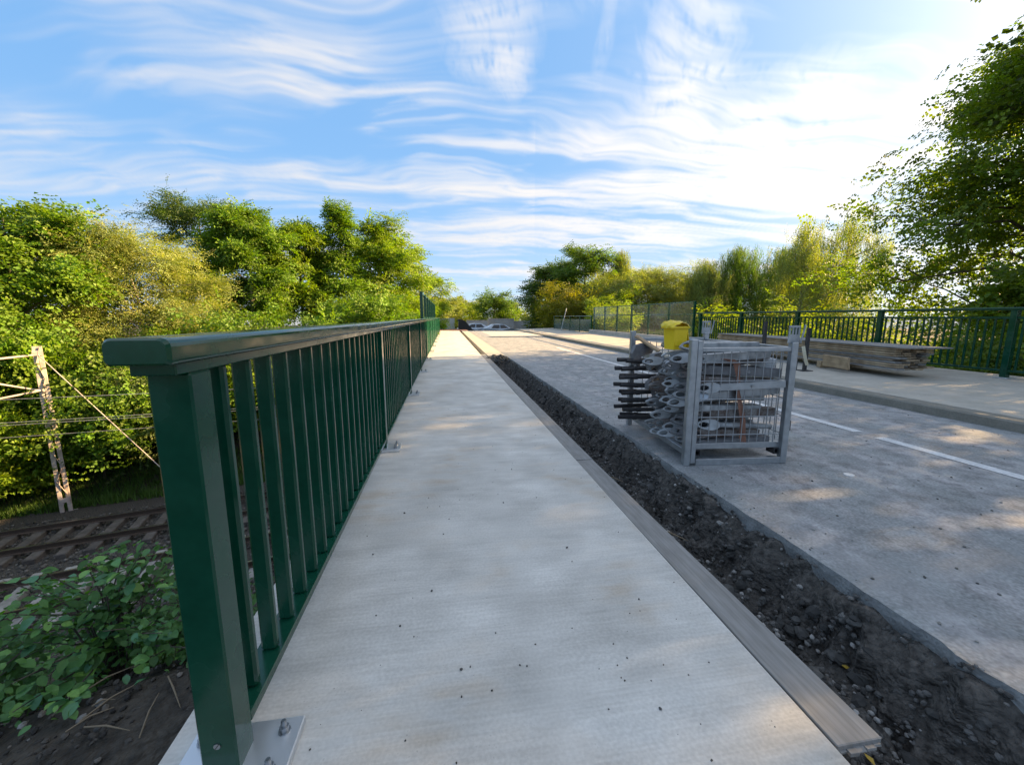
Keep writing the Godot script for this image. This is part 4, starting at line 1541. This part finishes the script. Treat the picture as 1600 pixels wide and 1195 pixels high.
func make_tree(called: String, label: String, group: String, base: Vector3, H: float, R: float, o: Dictionary) -> Node3D:
	var cat: String = o.get("cat", "tree")
	var t := thing(called, label, cat, base, 0.0, group)
	rng.seed = o.get("seed", 1) * 7919 + 13
	var form: String = o.get("form", "round")
	var cb: float = o.get("cb", 0.25)
	var limbs: int = o.get("limbs", 16)
	var lean: Vector3 = o.get("lean", Vector3.ZERO)
	var tr: float = o.get("tr", 0.02 * H)
	var bush: bool = cat == "bush"
	var tm := MB.new()
	var pts := []
	var rr := []
	for k in 8:
		var f := k / 7.0
		pts.append(Vector3(lean.x * f * f * H + rf(-0.012, 0.012) * H * f, H * 0.95 * f - (0.25 if k == 0 else 0.0), lean.z * f * f * H + rf(-0.012, 0.012) * H * f))
		rr.append(lerpf(tr, tr * 0.10, pow(f, 0.8)) * (1.25 if k == 0 else 1.0))
	tm.tube(pts, rr, 7, false)
	var tips := [pts[7], pts[6].lerp(pts[7], 0.5)]
	for i in limbs:
		var g := (i + rf(0.1, 0.9)) / limbs
		var f := lerpf(cb, 0.96, g) if not bush else rf(0.02, 0.4)
		var fi := clampi(int(f * 7.0), 0, 6)
		var p0: Vector3 = pts[fi].lerp(pts[fi + 1], f * 7.0 - fi)
		var az := i * 2.39996 + rf(-0.5, 0.5)
		var L := R * profile(form, g) * rf(0.72, 1.14)
		var rise := lerpf(0.25, 0.95, f) * rf(0.6, 1.3)
		if bush:
			rise = rf(0.5, 2.2)
			L = minf(R, H * 0.9 / maxf(rise, 0.6)) * rf(0.6, 1.05)
		var dir := Vector3(cos(az), rise, sin(az))
		var p1 := p0 + dir * L * 0.5 + Vector3(rf(-0.1, 0.1), rf(-0.05, 0.1), rf(-0.1, 0.1)) * L
		var droop: float = o.get("droop", 0.12)
		var p2 := p0 + dir * L + Vector3(rf(-0.08, 0.08) * L, -droop * L, rf(-0.08, 0.08) * L)
		var r0 := maxf(0.012, tr * 0.42 * (1.0 - f * 0.75))
		tm.tube([p0, p1, p2], [r0, r0 * 0.62, r0 * 0.2], 5, false)
		tips.append(p2)
		tips.append(p1.lerp(p2, 0.55))
		for s in 3:
			var q := p1.lerp(p2, rf(0.0, 0.85)) if s > 0 else p0.lerp(p1, rf(0.55, 0.95))
			var a2 := az + rf(-1.3, 1.3)
			var l2 := L * rf(0.28, 0.52)
			var e := q + Vector3(cos(a2) * l2, rf(0.0, 0.55) * l2, sin(a2) * l2)
			tm.tube([q, q.lerp(e, 0.5) + Vector3(0, 0.06 * l2, 0), e], [r0 * 0.42, r0 * 0.28, r0 * 0.12], 4, false)
			tips.append(e)
			if s < 2: tips.append(q.lerp(e, 0.5))
	part("trunk" if not bush else "stem", tm.mesh(), o.get("bark", M.bark), t)
	var n: int = o.get("n", 3000)
	var per := maxi(3, int(float(n) / tips.size()))
	var rc: float = o.get("clump", 0.2) * R
	var sc: float = o.get("scale", 1.0)
	var col: Color = o.get("col", Color(0.07, 0.12, 0.03))
	var hang: bool = o.get("hang", false)
	var buf := PackedFloat32Array()
	buf.resize(tips.size() * per * 16)
	var w := 0
	for tip in tips:
		var tcol := rf(0.82, 1.18)
		var rl := rc * rf(0.6, 1.35)
		var cur: Vector3 = tip
		var cnt := int(per * rf(0.45, 1.4))
		cnt = mini(cnt, per)
		for k in cnt:
			var pos: Vector3
			var dir: Vector3
			if hang:
				if k % 6 == 0:
					cur = tip + Vector3(rng.randfn(0, rl * 0.8), rng.randfn(0, rl * 0.4), rng.randfn(0, rl * 0.8))
				else:
					cur += Vector3(rf(-0.07, 0.07), -0.24 * sc, rf(-0.07, 0.07))
				pos = cur
				dir = Vector3(rf(-0.5, 0.5), -1.0, rf(-0.5, 0.5))
			else:
				pos = tip + Vector3(rng.randfn(0, rl * 0.62), rng.randfn(0, rl * 0.42), rng.randfn(0, rl * 0.62))
				dir = Vector3(rf(-1, 1), rf(-0.65, 0.45), rf(-1, 1)) + Vector3(pos.x, 0, pos.z).normalized() * 0.7
			if pos.y < 0.02: pos.y = rf(0.02, 0.3)
			dir = dir.normalized()
			var out := Vector3(pos.x - lean.x * H * 0.3, (pos.y - H * 0.55) * 0.6, pos.z - lean.z * H * 0.3).normalized()
			var face := out * 0.95 + Vector3(rf(-0.8, 0.8), 0.45 + rf(-0.6, 0.6), rf(-0.8, 0.8))
			var xx := face.cross(dir).normalized()
			var yy := dir.cross(xx)
			var s := sc * rf(0.7, 1.3)
			xx *= s
			yy *= s
			dir *= s
			var br := tcol * rf(0.7, 1.3)
			var hue := rf(-0.14, 0.14)
			buf[w] = xx.x; buf[w + 1] = yy.x; buf[w + 2] = dir.x; buf[w + 3] = pos.x
			buf[w + 4] = xx.y; buf[w + 5] = yy.y; buf[w + 6] = dir.y; buf[w + 7] = pos.y
			buf[w + 8] = xx.z; buf[w + 9] = yy.z; buf[w + 10] = dir.z; buf[w + 11] = pos.z
			buf[w + 12] = col.r * br * (1.0 + hue); buf[w + 13] = col.g * br; buf[w + 14] = col.b * br * (1.0 - hue); buf[w + 15] = 1.0
			w += 16
	buf.resize(w)
	var mm := MultiMesh.new()
	mm.transform_format = MultiMesh.TRANSFORM_3D
	mm.use_colors = true
	mm.mesh = M[o.get("spray", "spray_broad")]
	mm.instance_count = w / 16
	mm.buffer = buf
	var mi := MultiMeshInstance3D.new()
	mi.name = "crown" if not bush else "foliage"
	mi.set_meta("kind", "stuff")
	mi.multimesh = mm
	mi.material_override = M.leaf
	t.add_child(mi, true)
	return t


func plant(called: String, label: String, group: String, x: float, z: float, top: float, R: float, o: Dictionary) -> void:
	var y := terrain(x, z)
	make_tree(called, label, group, Vector3(x, y, z), top - y, R, o)


func trees_left() -> void:
	M.spray_broad = spray_mesh(900, 14, 0.48, 0.100, 0.072, 0.08)
	M.spray_maple = spray_mesh(901, 12, 0.50, 0.125, 0.115, 0.10)
	M.spray_fine = spray_mesh(902, 18, 0.55, 0.08, 0.036, 0.05)
	M.spray_small = spray_mesh(903, 16, 0.42, 0.07, 0.05, 0.06)
	var g := "trees behind the railway"
	var yel := Color(0.225, 0.335, 0.02)
	var mid := Color(0.155, 0.27, 0.022)
	var dark := Color(0.085, 0.15, 0.03)
	var pale := Color(0.29, 0.335, 0.09)
	plant("maple_tree", "dense broad leaved tree at the left edge of the picture", g, -15.6, -17.9, 5.2, 2.7, {"seed": 1, "n": 9000, "col": mid, "spray": "spray_maple", "limbs": 24, "cb": 0.12, "form": "column", "clump": 0.24})
	plant("maple_tree", "broad leaved tree filling the far left edge, cut off by the frame", g, -17.8, -15.0, 5.0, 2.9, {"seed": 2, "n": 6000, "col": mid, "spray": "spray_maple", "limbs": 22, "cb": 0.12, "form": "column", "clump": 0.24})
	plant("silver_willow", "pale silvery willow swaying between the left maple and the dark tree", g, -13.4, -21.0, 4.6, 2.6, {"seed": 3, "n": 8000, "col": pale, "spray": "spray_fine", "limbs": 22, "cb": 0.2, "lean": Vector3(-0.05, 0, 0.02), "bark": M.bark_pale, "clump": 0.26})
	plant("alder_tree", "dark airy tree with a thin ragged top left of centre", g, -15.0, -29.3, 8.4, 2.3, {"seed": 4, "n": 5200, "col": dark, "spray": "spray_small", "limbs": 22, "cb": 0.25, "scale": 1.25, "clump": 0.2})
	plant("ash_tree", "tall mid green tree with sloping crown right of the dark airy tree", g, -11.2, -26.4, 7.3, 2.0, {"seed": 5, "n": 6500, "col": mid, "scale": 1.15, "limbs": 22, "cb": 0.22, "bark": M.bark_pale, "clump": 0.23})
	plant("ash_tree", "yellow green tree standing left of the thin spiky tree", g, -9.3, -29.0, 7.2, 1.8, {"seed": 6, "n": 6500, "col": yel, "scale": 1.15, "limbs": 22, "cb": 0.2, "clump": 0.23})
	plant("young_cherry_tree", "slim tree with thin spiky upright top behind the railing", g, -6.8, -29.4, 9.0, 1.5, {"seed": 7, "n": 3400, "col": mid, "limbs": 26, "cb": 0.2, "form": "cone", "clump": 0.26, "scale": 1.1})
	plant("lime_tree", "dense light green rounded tree at the right end of the left group", g, -4.5, -32.6, 7.4, 2.4, {"seed": 8, "n": 6500, "col": yel, "limbs": 30, "cb": 0.08, "form": "column", "clump": 0.22, "spray": "spray_broad", "scale": 1.35})
	plant("small_tree", "smaller pale green tree just right of the tall green screen", g, -2.2, -45.0, 5.6, 2.4, {"seed": 9, "n": 2400, "col": yel, "limbs": 16, "cb": 0.15, "scale": 1.3, "clump": 0.24})
	plant("oak_tree", "dark leafy tree behind the willow and maple, seen in the gap", g, -20.5, -25.0, 3.6, 2.8, {"seed": 10, "n": 3600, "col": dark, "limbs": 20, "cb": 0.1, "scale": 1.25, "clump": 0.25})
	var spots := [[-19.5, -14.2, -1.2, 2.0], [-15.6, -15.9, -1.4, 1.9], [-13.2, -17.3, -0.8, 2.1], [-11.2, -18.6, -0.3, 2.1], [-10.6, -21.0, 1.0, 2.2], [-8.6, -19.6, -0.4, 2.0], [-8.2, -22.4, 1.5, 2.2], [-6.4, -20.6, -0.2, 1.9], [-5.6, -24.4, 1.7, 2.1], [-4.0, -22.4, 0.1, 1.8], [-3.4, -26.6, 1.9, 1.9], [-12.6, -23.6, 1.5, 2.2], [-17.2, -19.6, 0.6, 2.4], [-2.8, -35.0, 1.8, 1.6]]
	var lab := ["low bush at the far left beside the tracks", "bush growing round the foot of the steel mast", "bush right behind the steel mast", "bush behind the guy wire anchor", "tall bush under the silvery willow", "bush seen between the first balusters beyond the tracks", "tall bright bush left of the ash trees", "bush seen through the middle balusters", "bright bush below the yellow green tree", "bush beside the far end of the cutting", "bush at the foot of the light green rounded tree", "tall bush in front of the dark airy tree", "bush in the shade under the left maple", "last small bush along the railing near the glass screen"]
	for k in spots.size():
		var q: Array = spots[k]
		plant("leafy_bush", "green " + lab[k], "bushes behind the railway", q[0], q[1], q[2], q[3], {"cat": "bush", "seed": 40 + k, "n": 2300, "col": [mid, yel, mid, Color(0.10, 0.15, 0.03)][k % 4], "spray": ["spray_maple", "spray_broad"][k % 2], "limbs": 20, "tr": 0.05, "clump": 0.26})
	# grass along the far side of the tracks
	rng.seed = 611
	var bl := MB.new()
	for k in 5:
		var a := k * 1.26
		var d := Vector3(cos(a), 0, sin(a))
		var s := Vector3(-d.z, 0, d.x) * 0.012
		bl.tri(d * 0.02 - s, d * 0.02 + s, d * 0.16 + Vector3(0, rf(0.22, 0.42), 0))
	var gm := bl.mesh()
	var xf := []
	var cl := []
	for k in 9000:
		var u := rf(-28.0, 4.0)
		var s := rf(-20.8, -18.55)
		var p := TRACK_DIR * u + TRACK_N * s
		xf.append(Transform3D(Basis(Vector3.UP, rf(0, TAU)).scaled(Vector3.ONE * rf(0.6, 1.3)), Vector3(p.x, terrain(p.x, p.z) - 0.02, p.z)))
		var g2 := rf(0.6, 1.4)
		cl.append(Color(0.085 * g2, 0.17 * g2, 0.02 * g2))
	for k in 1500:
		var x := rf(-5.5, -0.9)
		var z := rf(-8.0, -2.4)
		if z > -3.4 and rng.randf() < 0.8: continue
		xf.append(Transform3D(Basis(Vector3.UP, rf(0, TAU)).scaled(Vector3.ONE * rf(0.4, 0.9)), Vector3(x, terrain(x, z) - 0.02, z)))
		var g3 := rf(0.6, 1.4)
		cl.append(Color(0.07 * g3, 0.13 * g3, 0.025 * g3))
	var o := scatter("grass", gm, M.grass, xf, cl, self)
	tag(o, "tall green grass strip between the tracks and the trees", "grass", "", "stuff")


func trees_right() -> void:
	var g := "trees right of the road"
	var yel := Color(0.24, 0.325, 0.02)
	var mid := Color(0.125, 0.215, 0.025)
	var dark := Color(0.085, 0.15, 0.028)
	var pale := Color(0.27, 0.32, 0.085)
	plant("oak_tree", "dark green tree at the left end of the clump past the panels", g, 13.2, -51.0, 7.4, 3.0, {"seed": 101, "n": 4200, "col": dark, "limbs": 24, "cb": 0.05, "form": "column", "scale": 1.7, "clump": 0.24})
	plant("oak_tree", "dark green rounded tree behind the green panel railing", g, 16.0, -47.0, 8.7, 3.1, {"seed": 102, "n": 4800, "col": mid, "limbs": 26, "cb": 0.05, "form": "column", "scale": 1.6, "clump": 0.24})
	plant("birch_tree", "pale pointed birch rising above the glass screen", g, 20.2, -46.5, 9.6, 2.2, {"seed": 103, "n": 4200, "col": pale, "limbs": 26, "cb": 0.1, "form": "cone", "scale": 1.5, "spray": "spray_fine", "hang": true, "bark": M.bark_pale, "clump": 0.22})
	plant("willow_shrub", "pale airy shrub tree behind the right part of the glass screen", g, 21.4, -40.5, 5.6, 3.4, {"seed": 104, "n": 4200, "col": pale, "limbs": 26, "cb": 0.05, "scale": 1.4, "spray": "spray_fine", "bark": M.bark_pale, "clump": 0.25})
	plant("willow_shrub", "pale airy shrub tree between birch and glass screen", g, 17.6, -40.0, 4.9, 3.0, {"seed": 105, "n": 3200, "col": pale, "limbs": 22, "cb": 0.05, "scale": 1.4, "spray": "spray_fine", "bark": M.bark_pale, "clump": 0.25})
	plant("golden_bush", "golden yellow bush in front of the dark clump", g, 12.6, -40.5, 3.9, 2.6, {"cat": "bush", "seed": 106, "n": 2600, "col": Color(0.24, 0.24, 0.02), "limbs": 22, "tr": 0.05, "scale": 1.5, "clump": 0.25})
	plant("golden_bush", "golden green bush behind the leaning pole", g, 16.0, -38.0, 3.2, 2.2, {"cat": "bush", "seed": 107, "n": 2000, "col": yel, "limbs": 20, "tr": 0.05, "scale": 1.4, "clump": 0.25})
	plant("round_tree", "small round tree standing alone at the far road end", g, 9.8, -86.0, 5.6, 3.3, {"seed": 108, "n": 2600, "col": mid, "limbs": 22, "cb": 0.08, "scale": 2.2, "clump": 0.24, "form": "column"})
	var far := [[0.4, -92.0, 4.6, 3.0], [4.6, -98.0, 3.6, 3.2], [6.2, -112.0, 5.6, 3.2], [13.6, -92.0, 4.0, 3.2], [-3.0, -80.0, 4.6, 3.2], [2.5, -120.0, 4.2, 4.0], [18.0, -70.0, 5.5, 4.0], [23.0, -62.0, 4.6, 4.0]]
	var fl := ["pale distant tree above the white hoarding", "low distant tree right of the hoarding", "slim distant tree in the middle of the road view", "low golden tree right of the lone round tree", "distant tree left of the hoarding", "farthest low tree at the road's vanishing point", "tree filling the gap behind the dark clump", "distant tree behind the pale birch"]
	for k in far.size():
		var q: Array = far[k]
		plant("distant_tree", fl[k], "distant trees at the road end", q[0], q[1], q[2], q[3], {"seed": 120 + k, "n": 1700, "col": [pale, yel, pale, yel][k % 4], "limbs": 18, "cb": 0.06, "scale": 2.4, "clump": 0.25, "form": "column"})
	# drooping birches and willows
	var wl := [[24.4, -36.6, 6.6, 2.0, "drooping pale birch at the left end of the right hand group"], [28.2, -36.6, 8.3, 2.0, "tall drooping birch, second from left in the right hand group"], [27.4, -28.8, 8.3, 2.3, "broad weeping birch in the middle of the right hand group"], [32.0, -29.6, 9.4, 2.4, "tallest weeping birch, next to the big dark maple"], [33.4, -37.0, 8.0, 2.2, "weeping birch showing between the two tall ones"], [22.8, -40.0, 4.6, 2.2, "thin pale birch beside the gap of sky"]]
	for k in wl.size():
		var q: Array = wl[k]
		plant("weeping_birch", q[4], g, q[0], q[1], q[2], q[3], {"seed": 140 + k, "n": 4200, "col": [pale, mid, pale, pale, mid, pale][k], "limbs": 24, "cb": 0.12, "scale": 1.3, "spray": "spray_fine", "hang": true, "form": "column", "bark": M.bark_pale, "clump": 0.24})
	plant("hedge_tree", "dark tree mass behind the weeping birches", g, 31.0, -47.0, 5.2, 4.6, {"seed": 150, "n": 2600, "col": dark, "limbs": 22, "cb": 0.05, "scale": 1.9, "clump": 0.26})
	plant("hedge_tree", "dark tree mass between weeping birches and big maple", g, 40.0, -44.0, 5.6, 4.6, {"seed": 151, "n": 2600, "col": dark, "limbs": 22, "cb": 0.05, "scale": 1.9, "clump": 0.26})
	# bushes seen over and through the footway railing
	var bs := [[19.2, -28.4, 2.9, 1.7], [17.4, -24.6, 1.3, 1.8], [20.2, -22.6, 2.7, 2.3], [16.2, -19.8, 1.1, 1.9], [18.6, -17.8, 1.9, 2.2], [15.2, -15.4, 0.9, 2.0], [17.6, -13.2, 1.6, 2.2], [14.6, -11.0, 0.9, 2.0], [16.8, -9.4, 1.2, 2.2], [14.2, -7.2, 0.7, 1.9], [13.2, -4.4, 0.8, 1.8], [22.4, -25.0, 2.2, 2.2], [23.5, -19.5, 2.0, 2.4], [14.0, -23.5, 1.0, 1.8], [13.6, -19.6, 1.9, 1.6], [14.4, -27.2, 2.3, 1.8], [12.8, -31.5, 2.2, 1.6], [24.5, -16.2, 3.0, 2.4], [19.4, -8.6, 1.8, 2.2], [26.5, -12.5, 3.2, 2.6], [17.6, -5.0, 1.6, 2.0], [22.0, -7.0, 2.2, 2.3]]
	var bn := ["bright bush above the railing, left of the broad bush", "low bush through the railing left of the board stack", "broad bright bush above the railing behind the boards", "low bush right behind the far end of the boards", "bush over the boards seen above the railing", "low bush through the balusters above the boards", "bush between boards and big maple", "low bush through the railing at the board ends", "bush under the big maple's left limbs", "low bush through the railing right of the boards", "bush at the right edge behind the railing", "bush behind the broad bright bush", "bush under the left edge of the big maple", "low bush behind the glass screen's near end", "bush behind the middle of the glass screen", "bush behind the far bays of the glass screen", "bush between glass screen and green panels", "tall bush between broad bush and maple trunk", "bush under the maple crown, left of its trunk", "tall bush behind the maple trunk", "bush right behind the railing at the picture's right edge", "bush right of the maple trunk"]
	for k in bs.size():
		var q: Array = bs[k]
		plant("roadside_bush", "yellow green " + bn[k], "bushes behind the footway railing", q[0], q[1], q[2], q[3], {"cat": "bush", "seed": 160 + k, "n": 2200, "col": [yel, Color(0.16, 0.235, 0.02)][k % 2], "limbs": 20, "tr": 0.05, "clump": 0.26, "spray": ["spray_broad", "spray_small"][k % 2], "scale": 1.1})
	# the big maple at the right edge and its neighbours out of frame that shade the deck
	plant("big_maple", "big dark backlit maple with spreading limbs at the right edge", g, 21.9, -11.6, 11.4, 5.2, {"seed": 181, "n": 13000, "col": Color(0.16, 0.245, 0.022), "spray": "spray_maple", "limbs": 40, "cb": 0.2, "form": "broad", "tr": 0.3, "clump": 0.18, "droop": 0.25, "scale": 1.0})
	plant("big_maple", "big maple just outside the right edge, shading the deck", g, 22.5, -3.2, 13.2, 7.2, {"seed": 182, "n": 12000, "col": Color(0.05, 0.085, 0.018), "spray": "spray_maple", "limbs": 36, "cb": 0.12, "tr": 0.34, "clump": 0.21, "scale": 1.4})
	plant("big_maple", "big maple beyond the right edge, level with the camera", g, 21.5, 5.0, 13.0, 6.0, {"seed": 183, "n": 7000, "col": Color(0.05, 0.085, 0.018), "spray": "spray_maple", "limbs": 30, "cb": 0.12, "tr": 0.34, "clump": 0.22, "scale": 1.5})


func leaf_shape(sd: int, L: float, W: float) -> ArrayMesh:   # one curved oval leaf along +z, folded at the midrib
	rng.seed = sd
	var rows := []
	var uvs := []
	for i in 6:
		var t := i / 5.0
		var w := W * 0.5 * pow(sin(PI * clampf(t * 0.93 + 0.05, 0.0, 1.0)), 0.7)
		var sag := -0.22 * L * t * t
		rows.append([Vector3(-w, sag + w * 0.28 + rf(-0.004, 0.004), t * L), Vector3(0, sag, t * L), Vector3(w, sag + w * 0.28 + rf(-0.004, 0.004), t * L)])
		uvs.append([Vector2(0, t), Vector2(0.5, t), Vector2(1, t)])
	var b := MB.new()
	b.grid(rows, uvs, true)
	return b.mesh()


func near_shrubs() -> void:
	var lv := []
	for k in 3:
		lv.append(leaf_shape(700 + k, [0.070, 0.058, 0.078][k], [0.050, 0.040, 0.058][k]))
	var sp := [[-2.2, -2.75, 0.8, "big leaved green shrub in the lower left corner beside the railing post"], [-3.2, -2.75, 0.85, "big leaved shrub at the lower left edge, cut off by the frame"], [-3.0, -3.7, 0.85, "leafy shrub on the bank just below the pale sleepers"], [-4.2, -3.6, 0.9, "leafy shrub at the left edge below the tracks"], [-2.4, -4.3, 0.8, "leafy shrub behind the first balusters on the bank"], [-4.3, -5.2, 0.9, "small leaved shrub hiding the near rail at the left"], [-1.9, -5.8, 0.8, "shrub on the bank seen low between the balusters"], [-2.75, -2.25, 0.6, "low leafy shrub nearest the camera in the lower left corner"], [-1.65, -2.75, 0.55, "leafy shrub close behind the first railing post"], [-3.6, -3.2, 0.8, "dense shrub in the middle of the left bank"]]
	for k in sp.size():
		var q: Array = sp[k]
		var y := terrain(q[0], q[1])
		var t := thing("bank_shrub", q[3], "shrub", Vector3(q[0], y - 0.05, q[1]), 0.0, "shrubs on the near bank")
		rng.seed = 800 + k
		var st := MB.new()
		var made := 0
		var xf := []
		var cl := []
		for j in 40:
			var az := rf(0, TAU)
			var out: float = rf(0.15, 1.0) * q[2]
			var hh := rf(0.5, 1.0) * (1.1 if k < 2 else (0.6 if k == 7 else 0.72))
			var p2 := Vector3(cos(az) * out, hh * (1.0 - 0.35 * out / q[2]), sin(az) * out)
			var p1 := Vector3(p2.x * 0.35, p2.y * 0.75, p2.z * 0.35)
			st.tube([Vector3(p2.x * 0.06, 0, p2.z * 0.06), p1, p2], [0.007, 0.005, 0.0025], 5, false)
			var nl := 24
			for i in nl:
				var f := lerpf(0.22, 1.0, (i + 0.5) / nl)
				var p := p1.lerp(p2, f) if rng.randf() < 0.75 else (p1 * f * 1.2).lerp(p1, 0.3)
				p += Vector3(rf(-0.08, 0.08), rf(-0.05, 0.06), rf(-0.08, 0.08))
				var la := az + rf(-2.0, 2.0)
				var bs := Basis(Vector3.UP, la) * Basis(Vector3.RIGHT, rf(-0.25, 0.55)) * Basis(Vector3.BACK, rf(-0.4, 0.4))
				bs = bs.scaled(Vector3.ONE * rf(0.5, 1.3) * (1.0 if k < 3 else 0.85))
				if (k < 4 or k > 6) and made < 240 and i > 3:
					var o := part("leaf", lv[rng.randi() % 3], M["near_leaf%d" % (rng.randi() % 4)], t, p)
					o.basis = bs
					made += 1
				else:
					xf.append(Transform3D(bs, p))
					var br := rf(0.7, 1.3)
					cl.append(Color(0.09 * br, 0.215 * br, 0.055 * br))
		part("stem", st.mesh(), M.bark, t)
		var mo := scatter("foliage", lv[1], M.leaf, xf, cl, t)
		mo.set_meta("kind", "stuff")
	# dry stalks and clods on the bare bank
	rng.seed = 901
	for k in 13:
		var x := rf(-2.4, -0.95)
		var z := rf(-2.4, -0.9)
		var a := rf(-1.9, 0.9)
		var L := rf(0.08, 0.30)
		var m := MB.new()
		var e := Vector3(cos(a) * L, 0, sin(a) * L)
		m.tube([Vector3(0, 0.012, 0), e * 0.5 + Vector3(0, 0.03, 0), e + Vector3(0, 0.012, 0)], [0.004, 0.005, 0.002], 5)
		solo("dry_stalk", m.mesh(), M.dead, "dry straw coloured stalk lying on the bare bank", "stalk", Vector3(x, terrain(x, z) + 0.01, z), "dry stalks on the bank")
	var xf2 := []
	var cl2 := []
	for k in 3800:
		var x := rf(-3.6, -0.86)
		var z := rf(-4.2, 0.2)
		var s := rf(0.004, 0.022)
		var g := rf(0.015, 0.075) * (2.2 if rng.randf() < 0.06 else 1.0)
		xf2.append(Transform3D(rand_basis(s), Vector3(x, terrain(x, z) + s * 0.25, z)))
		cl2.append(Color(g * 1.1, g * 0.95, g * 0.78))
	var cd := scatter("soil_crumbs", M.stones[3], M.gravel, xf2, cl2, self)
	tag(cd, "loose dark soil crumbs and clods on the bank beside the railing", "soil", "", "stuff")
	for k in 60:
		var x := rf(-2.9, -0.9)
		var z := rf(-2.6, -0.7)
		var s := rf(0.008, 0.028)
		var o := solo("bank_stone", M.stones[k % 5], M["stone%d" % (rng.randi() % 4)], "small stone lying on the bare bank by the railing", "stone", Vector3(x, terrain(x, z) + s * 0.3, z), "stones on the bank")
		o.basis = rand_basis(s)


func small_stuff() -> void:
	rng.seed = 1001
	var gx := [[-0.30, -2.55, 0.011], [-0.10, -1.75, 0.010], [-0.22, -1.55, 0.008], [0.02, -1.30, 0.011], [0.12, -1.2, 0.007], [0.62, -2.0, 0.012], [0.35, -2.6, 0.009], [0.65, -1.05, 0.010], [-0.42, -2.1, 0.008], [0.82, -1.55, 0.008], [-0.05, -2.25, 0.007], [0.5, -3.2, 0.010]]
	for k in gx.size():
		var q: Array = gx[k]
		var o := solo("pebble", M.stones[k % 5], M["stone%d" % (k % 2)], "small dark pebble lying on the pale walkway", "pebble", Vector3(q[0], q[2] * 0.3, q[1]), "pebbles on the walkway")
		o.basis = rand_basis(q[2] * 0.65)
	var xf := []
	var cl := []
	for k in 240:
		var z := -0.7 - pow(rng.randf(), 1.7) * 9.0
		var x := rf(-0.55, 1.08)
		var s := rf(0.0012, 0.0042)
		var g := rf(0.02, 0.14)
		xf.append(Transform3D(rand_basis(s), Vector3(x, s * 0.4, z)))
		cl.append(Color(g, g * 0.9, g * 0.75))
	for k in 500:
		var z := -0.8 - pow(rng.randf(), 1.4) * 10.0
		var x := 1.9 + pow(rng.randf(), 1.3) * 4.0
		var s := rf(0.002, 0.009)
		var g := rf(0.06, 0.35)
		xf.append(Transform3D(rand_basis(s), Vector3(x, s * 0.4, z)))
		cl.append(Color(g, g * 0.95, g * 0.85))
	var o := scatter("grit", M.stones[0], M.gravel, xf, cl, self)
	tag(o, "fine grit scattered over walkway and asphalt", "grit", "", "stuff")
	var m := MB.new()
	m.tube([Vector3(0, 0, 0), Vector3(0, 0.005, 0)], [0.038, 0.036], 20)
	solo("survey_marker", m.mesh(), M.paint, "small round pale marker disc on the asphalt", "marker", Vector3(3.15, 0.001, -2.66))
